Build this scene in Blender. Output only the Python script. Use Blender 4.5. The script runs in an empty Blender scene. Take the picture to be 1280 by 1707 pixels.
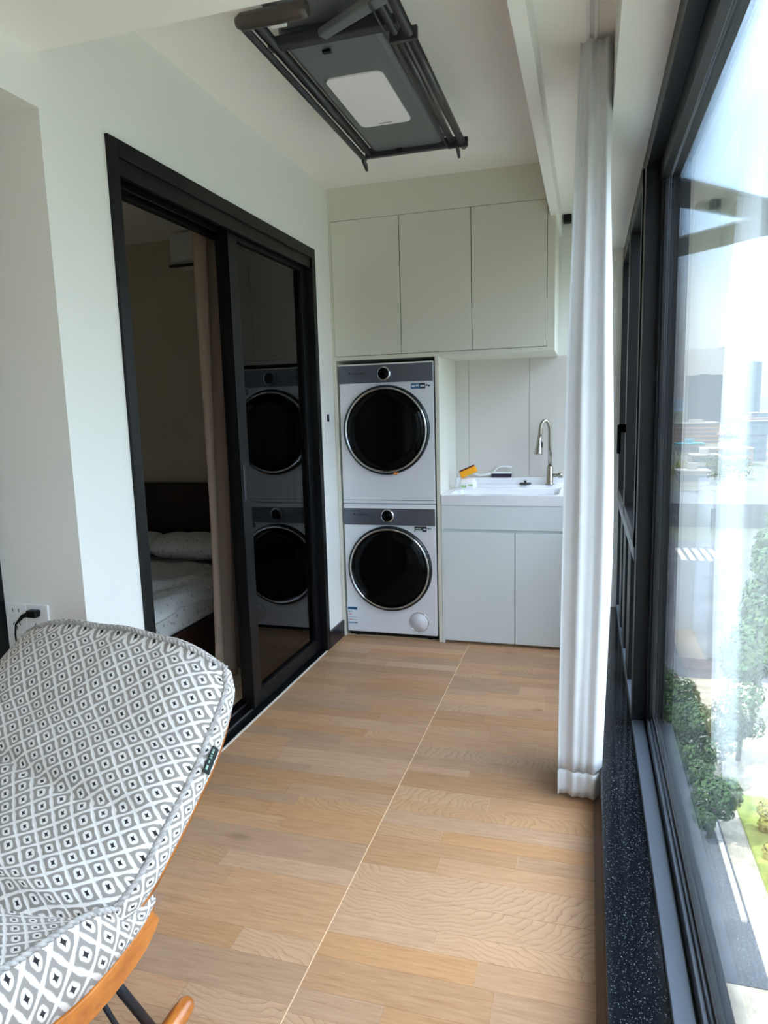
import bpy, bmesh, math, random
from mathutils import Vector, Matrix, noise

random.seed(7)
SC = bpy.context.scene
COL = SC.collection

# ------------------------------------------------------------------ camera
cam_d = bpy.data.cameras.new('camera')
cam = bpy.data.objects.new('camera', cam_d)
COL.objects.link(cam)
right = Vector((0.9591833, 0.28144152, -0.02753302))
up = Vector((-0.01529008, 0.1488376, 0.98874344))
fwd = Vector((-0.28237141, 0.94796521, -0.1470658))
M = Matrix((right, up, -fwd)).transposed().to_4x4()
M.translation = (1.5166, 0.0, 1.4522)
cam.matrix_world = M
cam_d.sensor_fit = 'HORIZONTAL'
cam_d.sensor_width = 36.0
cam_d.lens = 36.0 * 1147.9 / 1280.0
cam_d.clip_start = 0.02
cam_d.clip_end = 6000
SC.camera = cam

# ------------------------------------------------------------------ sky, sun, exposure
world = bpy.data.worlds.new('sky')
SC.world = world
world.use_nodes = True
wn = world.node_tree
wn.nodes.clear()
def _w(t, **k):
    n = wn.nodes.new(t)
    for a, b in k.items():
        setattr(n, a, b)
    return n
tc = _w('ShaderNodeTexCoord')
sep = _w('ShaderNodeSeparateXYZ')
wn.links.new(tc.outputs['Generated'], sep.inputs[0])
rmp = _w('ShaderNodeValToRGB')
rmp.color_ramp.elements[0].position = 0.0
rmp.color_ramp.elements[0].color = (0.82, 0.88, 0.97, 1)
rmp.color_ramp.elements[1].position = 0.75
rmp.color_ramp.elements[1].color = (0.68, 0.75, 0.92, 1)
e = rmp.color_ramp.elements.new(0.25)
e.color = (0.42, 0.66, 0.98, 1)
wn.links.new(sep.outputs['Z'], rmp.inputs[0])
cl = _w('ShaderNodeTexNoise')
cl.inputs['Scale'].default_value = 2.6
cl.inputs['Detail'].default_value = 5
cl.inputs['Roughness'].default_value = 0.55
wn.links.new(tc.outputs['Generated'], cl.inputs['Vector'])
cr = _w('ShaderNodeValToRGB')
cr.color_ramp.elements[0].position = 0.46
cr.color_ramp.elements[0].color = (0, 0, 0, 1)
cr.color_ramp.elements[1].position = 0.75
cr.color_ramp.elements[1].color = (0.9, 0.9, 0.9, 1)
wn.links.new(cl.outputs[0], cr.inputs[0])
mx = _w('ShaderNodeMix', data_type='RGBA')
wn.links.new(cr.outputs[0], mx.inputs[0])
wn.links.new(rmp.outputs[0], mx.inputs[6])
mx.inputs[7].default_value = (1.0, 1.0, 1.0, 1)
bg = _w('ShaderNodeBackground')
# luminance rises smoothly from the hazy horizon to the zenith
lum = _w('ShaderNodeMath', operation='MULTIPLY_ADD', use_clamp=False)
lum.inputs[1].default_value = 1.8
lum.inputs[2].default_value = 0.30
zc_ = _w('ShaderNodeMath', operation='MAXIMUM')
wn.links.new(sep.outputs['Z'], zc_.inputs[0])
zc_.inputs[1].default_value = 0.0
wn.links.new(zc_.outputs[0], lum.inputs[0])
wn.links.new(lum.outputs[0], bg.inputs['Strength'])
wn.links.new(mx.outputs[2], bg.inputs['Color'])
wo = _w('ShaderNodeOutputWorld')
wn.links.new(bg.outputs[0], wo.inputs[0])

sun_d = bpy.data.lights.new('sun', 'SUN')
sun_d.energy = 2.5
sun_d.angle = 0.02
sun_d.color = (1.0, 0.95, 0.88)
sun = bpy.data.objects.new('sun', sun_d)
COL.objects.link(sun)
sun.rotation_euler = Vector((0.55, 0.35, -0.95)).to_track_quat('-Z', 'Y').to_euler()

SC.view_settings.view_transform = 'Standard'
SC.view_settings.look = 'None'
SC.view_settings.gamma = 1.0
SC.view_settings.use_curve_mapping = False
SC.view_settings.exposure = 2.8
SC.cycles.max_bounces = 14
SC.cycles.diffuse_bounces = 8
SC.cycles.glossy_bounces = 6
SC.cycles.transparent_max_bounces = 24
SC.cycles.sample_clamp_indirect = 8.0

# ------------------------------------------------------------------ materials
def S(r, g, b):
    f = lambda c: (c / 255) / 12.92 if c / 255 <= 0.04045 else ((c / 255 + 0.055) / 1.055) ** 2.4
    return (f(r), f(g), f(b))

class NT:
    def __init__(self, name):
        self.m = bpy.data.materials.new(name)
        self.m.use_nodes = True
        self.t = self.m.node_tree
        self.t.nodes.clear()
        self.out = self.n('ShaderNodeOutputMaterial')
    def n(self, t, **k):
        x = self.t.nodes.new(t)
        for a, b in k.items():
            setattr(x, a, b)
        return x
    def l(self, a, b):
        self.t.links.new(a, b)
    def val(self, sock, v):
        if hasattr(v, 'is_linked'):
            self.l(v, sock)
        else:
            sock.default_value = v
    def math(self, op, a, b=None, c=None):
        x = self.n('ShaderNodeMath', operation=op)
        for i, v in enumerate((a, b, c)):
            if v is not None:
                self.val(x.inputs[i], v)
        return x.outputs[0]
    def mix(self, f, a, b):
        x = self.n('ShaderNodeMix', data_type='RGBA')
        for i, v in ((0, f), (6, a), (7, b)):
            if isinstance(v, tuple) and len(v) == 3:
                v = v + (1,)
            self.val(x.inputs[i], v)
        return x.outputs[2]
    def ramp(self, f, stops):
        x = self.n('ShaderNodeValToRGB')
        el = x.color_ramp.elements
        while len(el) < len(stops):
            el.new(0.5)
        for k, (p, c) in enumerate(stops):
            el[k].position = p
            el[k].color = c + (1,)
        self.l(f, x.inputs[0])
        return x.outputs[0]
    def noise(self, scale, detail=3, vec=None, rough=0.5):
        x = self.n('ShaderNodeTexNoise')
        x.inputs['Scale'].default_value = scale
        x.inputs['Detail'].default_value = detail
        x.inputs['Roughness'].default_value = rough
        if vec is None:
            g = self.n('ShaderNodeTexCoord')
            vec = g.outputs['Object']
        self.l(vec, x.inputs['Vector'])
        return x.outputs[0]
    def bump(self, h, strength, dist=0.01):
        x = self.n('ShaderNodeBump')
        x.inputs['Strength'].default_value = strength
        x.inputs['Distance'].default_value = dist
        self.l(h, x.inputs['Height'])
        return x.outputs[0]
    def bsdf(self, col, rough=0.5, metal=0.0, normal=None, **k):
        p = self.n('ShaderNodeBsdfPrincipled')
        if isinstance(col, tuple) and len(col) == 3:
            col = col + (1,)
        self.val(p.inputs['Base Color'], col)
        self.val(p.inputs['Roughness'], rough)
        p.inputs['Metallic'].default_value = metal
        if normal is not None:
            self.l(normal, p.inputs['Normal'])
        for a, b in k.items():
            self.val(p.inputs[a.replace('_', ' ')], b)
        self.l(p.outputs[0], self.out.inputs[0])
        return p

def simple(name, col, rough=0.5, metal=0.0, var=0.04, scale=18, bump=0.0, bscale=200, **k):
    t = NT(name)
    f = t.noise(scale, 3)
    a = tuple(max(0, c * (1 - var)) for c in col)
    b = tuple(min(1, c * (1 + var)) for c in col)
    c = t.mix(f, a, b)
    nrm = t.bump(t.noise(bscale, 2), bump, 0.002) if bump else None
    t.bsdf(c, rough, metal, nrm, **k)
    return t.m

MT = {}
MT['wall'] = simple('wall_paint', S(231, 230, 225), 0.85, var=0.012, scale=3, bump=0.05, bscale=300)
MT['ceiling'] = simple('ceiling_paint', S(248, 245, 240), 0.9, var=0.012, scale=3, bump=0.04, bscale=250)
MT['cab'] = simple('cabinet_lacquer', S(219, 218, 205), 0.38, var=0.01, scale=2)
MT['vanity'] = simple('vanity_lacquer', S(221, 229, 231), 0.35, var=0.01, scale=2)
MT['carcass'] = simple('cabinet_inside', S(120, 118, 112), 0.7)
MT['panel'] = simple('niche_panel', S(208, 204, 197), 0.5, var=0.012, scale=2)
MT['black'] = simple('black_aluminium', S(6, 7, 9), 0.42, metal=0.0, var=0.1, bump=0.03, bscale=500, Specular_IOR_Level=0.3)
MT['frame'] = simple('window_frame_metal', S(9, 12, 19), 0.42, metal=0.0, var=0.06, bump=0.03, bscale=600, Specular_IOR_Level=0.35)
MT['rail'] = simple('window_rail_metal', S(92, 102, 116), 0.32, metal=0.4, var=0.05)
MT['gasket'] = simple('rubber_gasket', S(16, 17, 18), 0.7)
MT['steel'] = simple('brushed_nickel', S(172, 168, 158), 0.24, metal=1.0, var=0.05)
MT['chrome'] = simple('chrome', S(214, 216, 218), 0.1, metal=1.0, var=0.02)
MT['alu'] = simple('track_aluminium', S(150, 150, 155), 0.35, metal=0.9)
MT['white_enamel'] = simple('white_enamel', S(226, 229, 236), 0.3, var=0.01)
MT['panel_grey'] = simple('appliance_panel_grey', S(104, 110, 122), 0.34, metal=0.55, var=0.04)
MT['black_gloss'] = simple('black_gloss_plastic', S(6, 6, 7), 0.1, var=0.1, Specular_IOR_Level=0.12)
MT['ring_dark'] = simple('door_ring_dark', S(60, 66, 68), 0.25, metal=0.8)
MT['gap_shade'] = simple('gap_shade_black', S(24, 22, 22), 0.8)  # near-black colour standing in for shade around the machines
MT['ceramic'] = simple('sink_ceramic', S(236, 238, 244), 0.12, var=0.006)
MT['plastic_white'] = simple('white_plastic', S(232, 232, 232), 0.4, var=0.01)
MT['bristle'] = simple('dark_bristles', S(48, 42, 62), 0.9, var=0.3, scale=400, bump=0.6, bscale=600)
MT['orange'] = simple('orange_sponge', S(238, 160, 20), 0.85, var=0.08, scale=120, bump=0.5, bscale=250)
MT['maroon'] = simple('maroon_scourer', S(92, 34, 44), 0.95, var=0.15, scale=200, bump=0.5, bscale=300)
MT['green'] = simple('pale_green_print', S(150, 190, 130), 0.5)
MT['grey_plastic'] = simple('rack_grey_plastic', S(104, 107, 110), 0.42, var=0.03)
MT['rack_dark'] = simple('rack_dark_metal', S(62, 62, 66), 0.36, metal=0.4, var=0.05)
MT['rack_brown'] = simple('rack_bar_metal', S(84, 76, 72), 0.34, metal=0.4, var=0.05)
MT['lamp'] = simple('lamp_diffuser', S(246, 242, 246), 0.45, var=0.005)
MT['ink'] = simple('print_ink', S(40, 42, 48), 0.6)
MT['sticker_blue'] = simple('sticker_blue', S(52, 112, 160), 0.4)
MT['sticker_navy'] = simple('sticker_navy', S(36, 44, 64), 0.4)
MT['sticker_green'] = simple('sticker_dark_green', S(36, 58, 44), 0.4)
MT['paper'] = simple('sticker_paper', S(222, 230, 238), 0.5)
MT['sticker_red'] = simple('sticker_red', S(214, 128, 116), 0.5)
MT['orange_tag'] = simple('orange_sticker', S(245, 150, 60), 0.5)
MT['strip'] = simple('floor_edge_strip', S(136, 108, 86), 0.55, var=0.1, scale=30)
MT['sealant'] = simple('white_sealant', S(214, 208, 198), 0.6)
MT['base'] = simple('floor_grout', S(236, 212, 176), 0.7)
MT['skirting'] = simple('dark_skirting', S(26, 28, 34), 0.3, var=0.2, scale=60)
MT['bed_wall'] = simple('bedroom_wall_paint', S(196, 186, 166), 0.85, var=0.02, scale=3)
MT['headboard'] = simple('dark_headboard', S(40, 28, 24), 0.4, var=0.2, scale=14)
MT['bed_base'] = simple('dark_bed_base', S(58, 34, 28), 0.45, var=0.2, scale=20)
MT['bed_floor'] = simple('bedroom_floor', S(70, 56, 46), 0.4, var=0.15, scale=12)
MT['brown_curtain'] = simple('brown_curtain_cloth', S(156, 134, 118), 0.9, var=0.08, scale=40, bump=0.2, bscale=500)
MT['ac'] = simple('air_conditioner_plastic', S(220, 220, 218), 0.4)
MT['rod'] = simple('strut_black_steel', S(36, 40, 46), 0.35, metal=0.5)
MT['tag'] = simple('tag_dark_green', S(18, 30, 28), 0.7)
MT['tag_print'] = simple('tag_print', S(150, 180, 168), 0.7)
MT['welt'] = simple('braided_cord', S(172, 166, 162), 0.9, var=0.75, scale=70, bump=0.4, bscale=300)
MT['added_slab'] = simple('added_slab_grey', S(92, 98, 106), 0.8, var=0.08, scale=6)

def glass(name, tint, base=0.04, rough=0.0):
    t = NT(name)
    lw = t.n('ShaderNodeLayerWeight')
    lw.inputs['Blend'].default_value = 0.5
    p5 = t.math('POWER', lw.outputs['Facing'], 5.6)
    f = t.math('MULTIPLY_ADD', p5, 1 - base, base)
    dirt = t.noise(2.5, 4)
    f = t.math('MULTIPLY', f, t.math('MULTIPLY_ADD', dirt, 0.12, 0.92))
    tr = t.n('ShaderNodeBsdfTransparent')
    tr.inputs[0].default_value = tint + (1,)
    gl = t.n('ShaderNodeBsdfGlossy')
    gl.inputs['Color'].default_value = (1, 1, 1, 1)
    gl.inputs['Roughness'].default_value = rough
    ms = t.n('ShaderNodeMixShader')
    t.l(f, ms.inputs[0])
    t.l(tr.outputs[0], ms.inputs[1])
    t.l(gl.outputs[0], ms.inputs[2])
    t.l(ms.outputs[0], t.out.inputs[0])
    return t.m
MT['glass'] = glass('window_glass', (0.97, 0.985, 0.98), 0.035)
MT['door_glass'] = glass('smoked_door_glass', (0.36, 0.36, 0.37), 0.032)
MT['porthole'] = glass('porthole_glass', (0.35, 0.35, 0.36), 0.03)

def granite():
    t = NT('black_granite')
    g = t.n('ShaderNodeTexCoord').outputs['Object']
    v = t.n('ShaderNodeTexVoronoi')
    v.inputs['Scale'].default_value = 440
    t.l(g, v.inputs['Vector'])
    sp = t.n('ShaderNodeSeparateColor')
    t.l(v.outputs['Color'], sp.inputs[0])
    big = t.ramp(sp.outputs[0], [(0.90, (0, 0, 0)), (0.99, (1, 1, 1))])
    dot = t.ramp(v.outputs['Distance'], [(0.15, (1, 1, 1)), (0.5, (0, 0, 0))])
    m = t.math('MULTIPLY', big, dot)
    n1 = t.noise(150, 4, g)
    base = t.ramp(n1, [(0.35, S(10, 14, 20)), (0.62, S(22, 26, 32)), (0.8, S(48, 55, 62))])
    c = t.mix(m, base, S(190, 205, 215))
    t.bsdf(c, 0.09, 0.0)
    return t.m
MT['granite'] = granite()

def wood_floor():
    t = NT('oak_floor')
    pos = t.n('ShaderNodeNewGeometry').outputs['Position']
    oi = t.n('ShaderNodeObjectInfo')
    rnd = oi.outputs['Random']
    off = t.n('ShaderNodeCombineXYZ')
    t.l(t.math('MULTIPLY', rnd, 37.0), off.inputs[0])
    t.l(t.math('MULTIPLY', rnd, 91.0), off.inputs[1])
    ad = t.n('ShaderNodeVectorMath', operation='ADD')
    t.l(pos, ad.inputs[0]); t.l(off.outputs[0], ad.inputs[1])
    mp = t.n('ShaderNodeMapping')
    mp.inputs['Scale'].default_value = (1.3, 16, 1)
    t.l(ad.outputs[0], mp.inputs[0])
    # warped long grain
    w1 = t.noise(2.2, 3, ad.outputs[0])
    g1 = t.noise(5.5, 8, mp.outputs[0], 0.66)
    mp2 = t.n('ShaderNodeMapping')
    mp2.inputs['Scale'].default_value = (4, 110, 1)
    t.l(ad.outputs[0], mp2.inputs[0])
    g2 = t.noise(3.0, 4, mp2.outputs[0], 0.6)
    # end-grain arcs: rings about a centre that sits off the piece
    ctr = t.n('ShaderNodeCombineXYZ')
    t.l(t.math('MULTIPLY_ADD', rnd, 0.6, 0.05), ctr.inputs[0])
    t.l(t.math('MULTIPLY_ADD', t.math('FRACT', t.math('MULTIPLY', rnd, 17.0)), 0.5, -0.25), ctr.inputs[1])
    obc = t.n('ShaderNodeTexCoord').outputs['Object']
    sb = t.n('ShaderNodeVectorMath', operation='SUBTRACT')
    t.l(obc, sb.inputs[0]); t.l(ctr.outputs[0], sb.inputs[1])
    m3 = t.n('ShaderNodeMapping')
    m3.inputs['Scale'].default_value = (0.55, 1.0, 0)
    t.l(sb.outputs[0], m3.inputs[0])
    ln = t.n('ShaderNodeVectorMath', operation='LENGTH')
    t.l(m3.outputs[0], ln.inputs[0])
    wob = t.noise(7, 3, ad.outputs[0])
    rr = t.math('MULTIPLY_ADD', wob, 0.09, ln.outputs['Value'])
    ring = t.math('FRACT', t.math('MULTIPLY', rr, 62.0))
    ring = t.math('POWER', ring, 2.2)
    kind = t.math('FRACT', t.math('MULTIPLY', rnd, 7.31))
    isring = t.math('MULTIPLY', t.math('GREATER_THAN', kind, 0.74), t.math('SMOOTH_MIN', t.math('MULTIPLY', wob, 1.9), 1.0, 0.2))
    isring = t.math('MULTIPLY', isring, 0.62)
    gmix = t.math('ADD', t.math('MULTIPLY', g1, 0.62), t.math('MULTIPLY', g2, 0.38))
    base = t.ramp(gmix, [(0.28, S(145, 103, 69)), (0.45, S(171, 130, 93)), (0.6, S(184, 144, 107)), (0.75, S(197, 160, 124))])
    ringc = t.ramp(ring, [(0.0, S(192, 155, 118)), (0.6, S(185, 146, 109)), (1.0, S(142, 101, 70))])
    c = t.mix(isring, base, ringc)
    # knots
    kn = t.n('ShaderNodeTexVoronoi')
    kn.inputs['Scale'].default_value = 1.0
    mk = t.n('ShaderNodeMapping')
    mk.inputs['Scale'].default_value = (2.2, 5.0, 1)
    t.l(ad.outputs[0], mk.inputs[0])
    t.l(mk.outputs[0], kn.inputs['Vector'])
    kf = t.ramp(kn.outputs['Distance'], [(0.02, (1, 1, 1)), (0.13, (0, 0, 0))])
    c = t.mix(t.math('MULTIPLY', kf, 0.55), c, S(120, 82, 50))
    # piece-to-piece tone
    hv = t.n('ShaderNodeHueSaturation')
    t.l(c, hv.inputs['Color'])
    t.l(t.math('MULTIPLY_ADD', t.math('FRACT', t.math('MULTIPLY', rnd, 5.77)), 0.24, 0.86), hv.inputs['Value'])
    t.l(t.math('MULTIPLY_ADD', t.math('FRACT', t.math('MULTIPLY', rnd, 3.1)), 0.18, 0.86), hv.inputs['Saturation'])
    h = t.math('ADD', t.math('MULTIPLY', g2, 0.5), t.math('MULTIPLY', t.math('MULTIPLY', ring, isring), -0.8))
    t.bsdf(hv.outputs[0], t.math('MULTIPLY_ADD', g2, 0.16, 0.36), 0.0, t.bump(h, 0.22, 0.0025))
    return t.m
MT['wood_floor'] = wood_floor()

def chair_wood():
    t = NT('honey_wood')
    g = t.n('ShaderNodeTexCoord').outputs['Object']
    mp = t.n('ShaderNodeMapping')
    mp.inputs['Scale'].default_value = (22, 3, 10)
    t.l(g, mp.inputs[0])
    f = t.noise(2.0, 6, mp.outputs[0], 0.6)
    c = t.ramp(f, [(0.3, S(150, 82, 26)), (0.55, S(190, 112, 42)), (0.75, S(206, 130, 58))])
    t.bsdf(c, 0.32, 0.0, Coat_Weight=0.4, Coat_Roughness=0.2)
    return t.m
MT['chair_wood'] = chair_wood()

def ogee(name, a, b):
    """woven ogee lattice: white lines, grey cells, a white rounded ring and a black star"""
    t = NT(name)
    uv = t.n('ShaderNodeUVMap').outputs[0]
    sp = t.n('ShaderNodeSeparateXYZ')
    t.l(uv, sp.inputs[0])
    wob = t.noise(260, 2, uv)
    u0 = t.math('DIVIDE', sp.outputs[0], a)
    v0 = t.math('DIVIDE', sp.outputs[1], b)
    # S-curve of the ogee
    u = t.math('ADD', u0, t.math('MULTIPLY', t.math('SINE', t.math('MULTIPLY', v0, 4 * math.pi)), 0.02))
    v = t.math('ADD', v0, t.math('MULTIPLY', t.math('SINE', t.math('MULTIPLY', u0, 4 * math.pi)), 0.02))
    p = t.math('SUBTRACT', t.math('FRACT', t.math('ADD', u, v)), 0.5)
    q = t.math('SUBTRACT', t.math('FRACT', t.math('SUBTRACT', u, v)), 0.5)
    ap = t.math('ABSOLUTE', p)
    aq = t.math('ABSOLUTE', q)
    edge = t.math('MAXIMUM', ap, aq)
    edge = t.math('ADD', edge, t.math('MULTIPLY_ADD', wob, 0.05, -0.025))
    ring = t.math('POWER', t.math('ADD', t.math('POWER', ap, 2.6), t.math('POWER', aq, 2.6)), 1 / 2.6)
    ring = t.math('ADD', ring, t.math('MULTIPLY_ADD', wob, 0.04, -0.02))
    uu = t.math('ABSOLUTE', t.math('ADD', p, q))
    vv = t.math('ABSOLUTE', t.math('SUBTRACT', p, q))
    star = t.math('ADD', t.math('POWER', uu, 0.62), t.math('POWER', vv, 0.62))
    white = S(226, 222, 220)
    weave = t.noise(900, 2, uv)
    grey = t.mix(weave, S(128, 120, 113), S(164, 156, 149))
    light = t.mix(weave, S(214, 208, 203), S(242, 237, 232))
    L = lambda x, c, w=0.02: t.ramp(t.math('SUBTRACT', x, c - 0.5), [(0.5 - w, (0, 0, 0)), (0.5 + w, (1, 1, 1))])
    c = t.mix(L(ring, 0.258), light, grey)          # inside ring light, outside grey
    c = t.mix(L(edge, 0.412), c, light)             # lattice line
    c = t.mix(L(star, 0.45, 0.03), S(34, 30, 30), c)  # star
    h = t.math('ADD', t.math('MULTIPLY', weave, 0.35), t.math('MULTIPLY', L(edge, 0.435, 0.06), 0.7))
    t.bsdf(c, 0.92, 0.0, t.bump(h, 0.5, 0.003), Sheen_Weight=0.15)
    return t.m
MT['ogee'] = ogee('ogee_fabric', 0.062, 0.050)

def curtain_mat():
    t = NT('white_curtain_cloth')
    f = t.noise(25, 3)
    c = t.mix(f, S(233, 234, 236), S(243, 243, 244))
    d = t.n('ShaderNodeBsdfDiffuse')
    t.l(c, d.inputs[0])
    tl = t.n('ShaderNodeBsdfTranslucent')
    t.l(c, tl.inputs[0])
    ms = t.n('ShaderNodeMixShader')
    ms.inputs[0].default_value = 0.42
    t.l(d.outputs[0], ms.inputs[1]); t.l(tl.outputs[0], ms.inputs[2])
    bp = t.bump(t.noise(700, 2), 0.1, 0.001)
    t.l(bp, d.inputs['Normal'])
    t.l(ms.outputs[0], t.out.inputs[0])
    return t.m
MT['curtain'] = curtain_mat()

def floral():
    t = NT('floral_bedding')
    g = t.n('ShaderNodeTexCoord').outputs['Object']
    v = t.n('ShaderNodeTexVoronoi')
    v.inputs['Scale'].default_value = 26
    t.l(g, v.inputs['Vector'])
    d = t.math('ADD', v.outputs['Distance'], t.math('MULTIPLY', t.noise(90, 3, g), 0.5))
    f = t.ramp(d, [(0.42, (1, 1, 1)), (0.6, (0, 0, 0))])
    f = t.math('MULTIPLY', f, t.math('GREATER_THAN', t.noise(60, 2, g), 0.48))
    c = t.mix(f, S(232, 230, 226), S(178, 174, 172))
    t.bsdf(c, 0.95, 0.0, t.bump(t.noise(300, 2, g), 0.2, 0.002))
    return t.m
MT['floral'] = floral()

# ------------------------------------------------------------------ mesh helpers
class MB:
    """collects shapes in world coordinates, links them as ONE mesh object under a root"""
    def __init__(self):
        self.bm = bmesh.new()
        self.uv = None
    def box(self, x0, x1, y0, y1, z0, z1, bev=0.0, seg=2, rot=None, about=None):
        vs = [self.bm.verts.new((x, y, z)) for x in (x0, x1) for y in (y0, y1) for z in (z0, z1)]
        q = [(0, 1, 3, 2), (4, 6, 7, 5), (0, 4, 5, 1), (2, 3, 7, 6), (0, 2, 6, 4), (1, 5, 7, 3)]
        fs = [self.bm.faces.new([vs[i] for i in f]) for f in q]
        geo = vs
        if bev > 0:
            es = list({e for f in fs for e in f.edges})
            r = bmesh.ops.bevel(self.bm, geom=es, offset=bev, segments=seg, affect='EDGES', profile=0.5)
            geo = list({v for v in r['verts']} | {v for v in vs if v.is_valid})
        if rot is not None:
            c = Vector(about) if about else Vector(((x0 + x1) / 2, (y0 + y1) / 2, (z0 + z1) / 2))
            bmesh.ops.rotate(self.bm, verts=geo, cent=c, matrix=rot)
        return self
    def ring(self, pts_rows, closed_u=True, cap=True, smooth=True, closed_v=False):
        rows = [[self.bm.verts.new(p) for p in r] for r in pts_rows]
        n = len(rows[0])
        R = range(len(rows) if closed_v else len(rows) - 1)
        for i in R:
            a, b = rows[i], rows[(i + 1) % len(rows)]
            for j in range(n if closed_u else n - 1):
                f = self.bm.faces.new((a[j], a[(j + 1) % n], b[(j + 1) % n], b[j]))
                f.smooth = smooth
        if cap and closed_u and not closed_v:
            for r in (rows[0], rows[-1]):
                try:
                    self.bm.faces.new(r)
                except ValueError:
                    pass
        return rows
    def tube(self, pts, rad, n=12, cap=True, closed=False):
        pts = [Vector(p) for p in pts]
        rads = rad if isinstance(rad, (list, tuple)) else [rad] * len(pts)
        rows = []
        prev = None
        for i, p in enumerate(pts):
            if closed:
                d = (pts[(i + 1) % len(pts)] - pts[i - 1]).normalized()
            else:
                d = (pts[min(i + 1, len(pts) - 1)] - pts[max(i - 1, 0)]).normalized()
            if prev is None:
                a = d.orthogonal().normalized()
            else:
                a = (prev - d * prev.dot(d)).normalized()
            prev = a
            b = d.cross(a)
            rows.append([p + (a * math.cos(t) + b * math.sin(t)) * rads[i] for t in [2 * math.pi * k / n for k in range(n)]])
        self.ring(rows, cap=cap, closed_v=closed)
        return self
    def lathe(self, c, axis, prof, n=48, cap=True):
        """prof: list of (radius, offset along axis)"""
        ax = Vector(axis).normalized()
        a = ax.orthogonal().normalized()
        b = ax.cross(a)
        c = Vector(c)
        rows = [[c + ax * h + (a * math.cos(t) + b * math.sin(t)) * r for t in [2 * math.pi * k / n for k in range(n)]] for r, h in prof]
        self.ring(rows, cap=cap)
        return self
    def prism(self, poly, axis, h0, h1, smooth=False):
        """poly: 2-D outline; axis: 'x','y','z' the extrusion axis"""
        def P(u, v, h):
            return {'x': (h, u, v), 'y': (u, h, v), 'z': (u, v, h)}[axis]
        self.ring([[P(u, v, h0) for u, v in poly], [P(u, v, h1) for u, v in poly]], smooth=smooth)
        return self
    def build(self, name, m, parent=None, kind=None, bevel=0.0, origin=None, smooth=False):
        bmesh.ops.recalc_face_normals(self.bm, faces=self.bm.faces[:])
        if smooth:
            for f in self.bm.faces:
                f.smooth = True
        o0 = Vector((0, 0, 0))
        if parent is not None:
            o0 = world_loc(parent)
            if origin is not None:
                o0 = Vector(origin)
        elif origin is not None:
            o0 = Vector(origin)
        bmesh.ops.translate(self.bm, verts=self.bm.verts[:], vec=-o0)
        me = bpy.data.meshes.new(name)
        self.bm.to_mesh(me)
        self.bm.free()
        me.materials.append(MT[m] if isinstance(m, str) else m)
        o = bpy.data.objects.new(name, me)
        COL.objects.link(o)
        if parent is not None:
            o.parent = parent
            o.location = o0 - world_loc(parent)
        else:
            o.location = o0
        if kind:
            o['kind'] = kind
        if bevel:
            md = o.modifiers.new('edge', 'BEVEL')
            md.width = bevel
            md.segments = 2
            md.limit_method = 'ANGLE'
        return o

def world_loc(o):
    v = Vector(o.location)
    while o.parent is not None:
        o = o.parent
        v = v + Vector(o.location)
    return v

def empty(name, loc, label=None, cat=None, group=None, kind=None):
    o = bpy.data.objects.new(name, None)
    o.empty_display_size = 0.1
    COL.objects.link(o)
    o.location = loc
    tag(o, label, cat, group, kind)
    return o
def tag(o, label=None, cat=None, group=None, kind=None):
    for k, v in (('label', label), ('category', cat), ('group', group), ('kind', kind)):
        if v:
            o[k] = v
    return o
def bx(name, m, x0, x1, y0, y1, z0, z1, parent=None, bev=0.0, kind=None, **k):
    return MB().box(x0, x1, y0, y1, z0, z1, bev, **k).build(name, m, parent, kind)
def text(s, name, m, loc, size, parent, rot=(math.pi / 2, 0, 0), extrude=0.0003, align='CENTER'):
    c = bpy.data.curves.new(name, 'FONT')
    c.body = s
    c.size = size
    c.extrude = extrude
    c.align_x = align
    c.align_y = 'CENTER'
    c.materials.append(MT[m])
    tmp = bpy.data.objects.new(name, c)
    me = bpy.data.meshes.new_from_object(tmp)
    bpy.data.objects.remove(tmp)
    me.name = name
    o = bpy.data.objects.new(name, me)
    COL.objects.link(o)
    o.parent = parent
    o.location = Vector(loc) - world_loc(parent)
    o.rotation_euler = rot
    return o
def rrect(u0, u1, v0, v1, r, n=6):
    pts = []
    for cx, cy, a0 in ((u1 - r, v1 - r, 0), (u0 + r, v1 - r, 90), (u0 + r, v0 + r, 180), (u1 - r, v0 + r, 270)):
        for k in range(n + 1):
            a = math.radians(a0 + 90 * k / n)
            pts.append((cx + r * math.cos(a), cy + r * math.sin(a)))
    return pts

# dimensions of the room
YF, YE = 4.075, 4.62          # cabinet fronts, end wall
ZC, ZB = 2.76, 2.48           # ceiling, near beam soffit
YJ = 1.755                    # jamb of the opening on the left
XG0, XG1 = 1.578, 1.71        # granite curb, inner window face
ZG, ZL = 0.13, 2.385          # granite top, window head
YD0, YD1, ZD = 2.04, 3.82, 2.362   # sliding door frame
YB = -2.6                     # back wall behind the camera

# ------------------------------------------------------------------ room shell
def struct(name, m, *boxes, bev=0.0):
    mb = MB()
    for b in boxes:
        mb.box(*b)
    return mb.build(name, m, None, 'structure')

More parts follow.
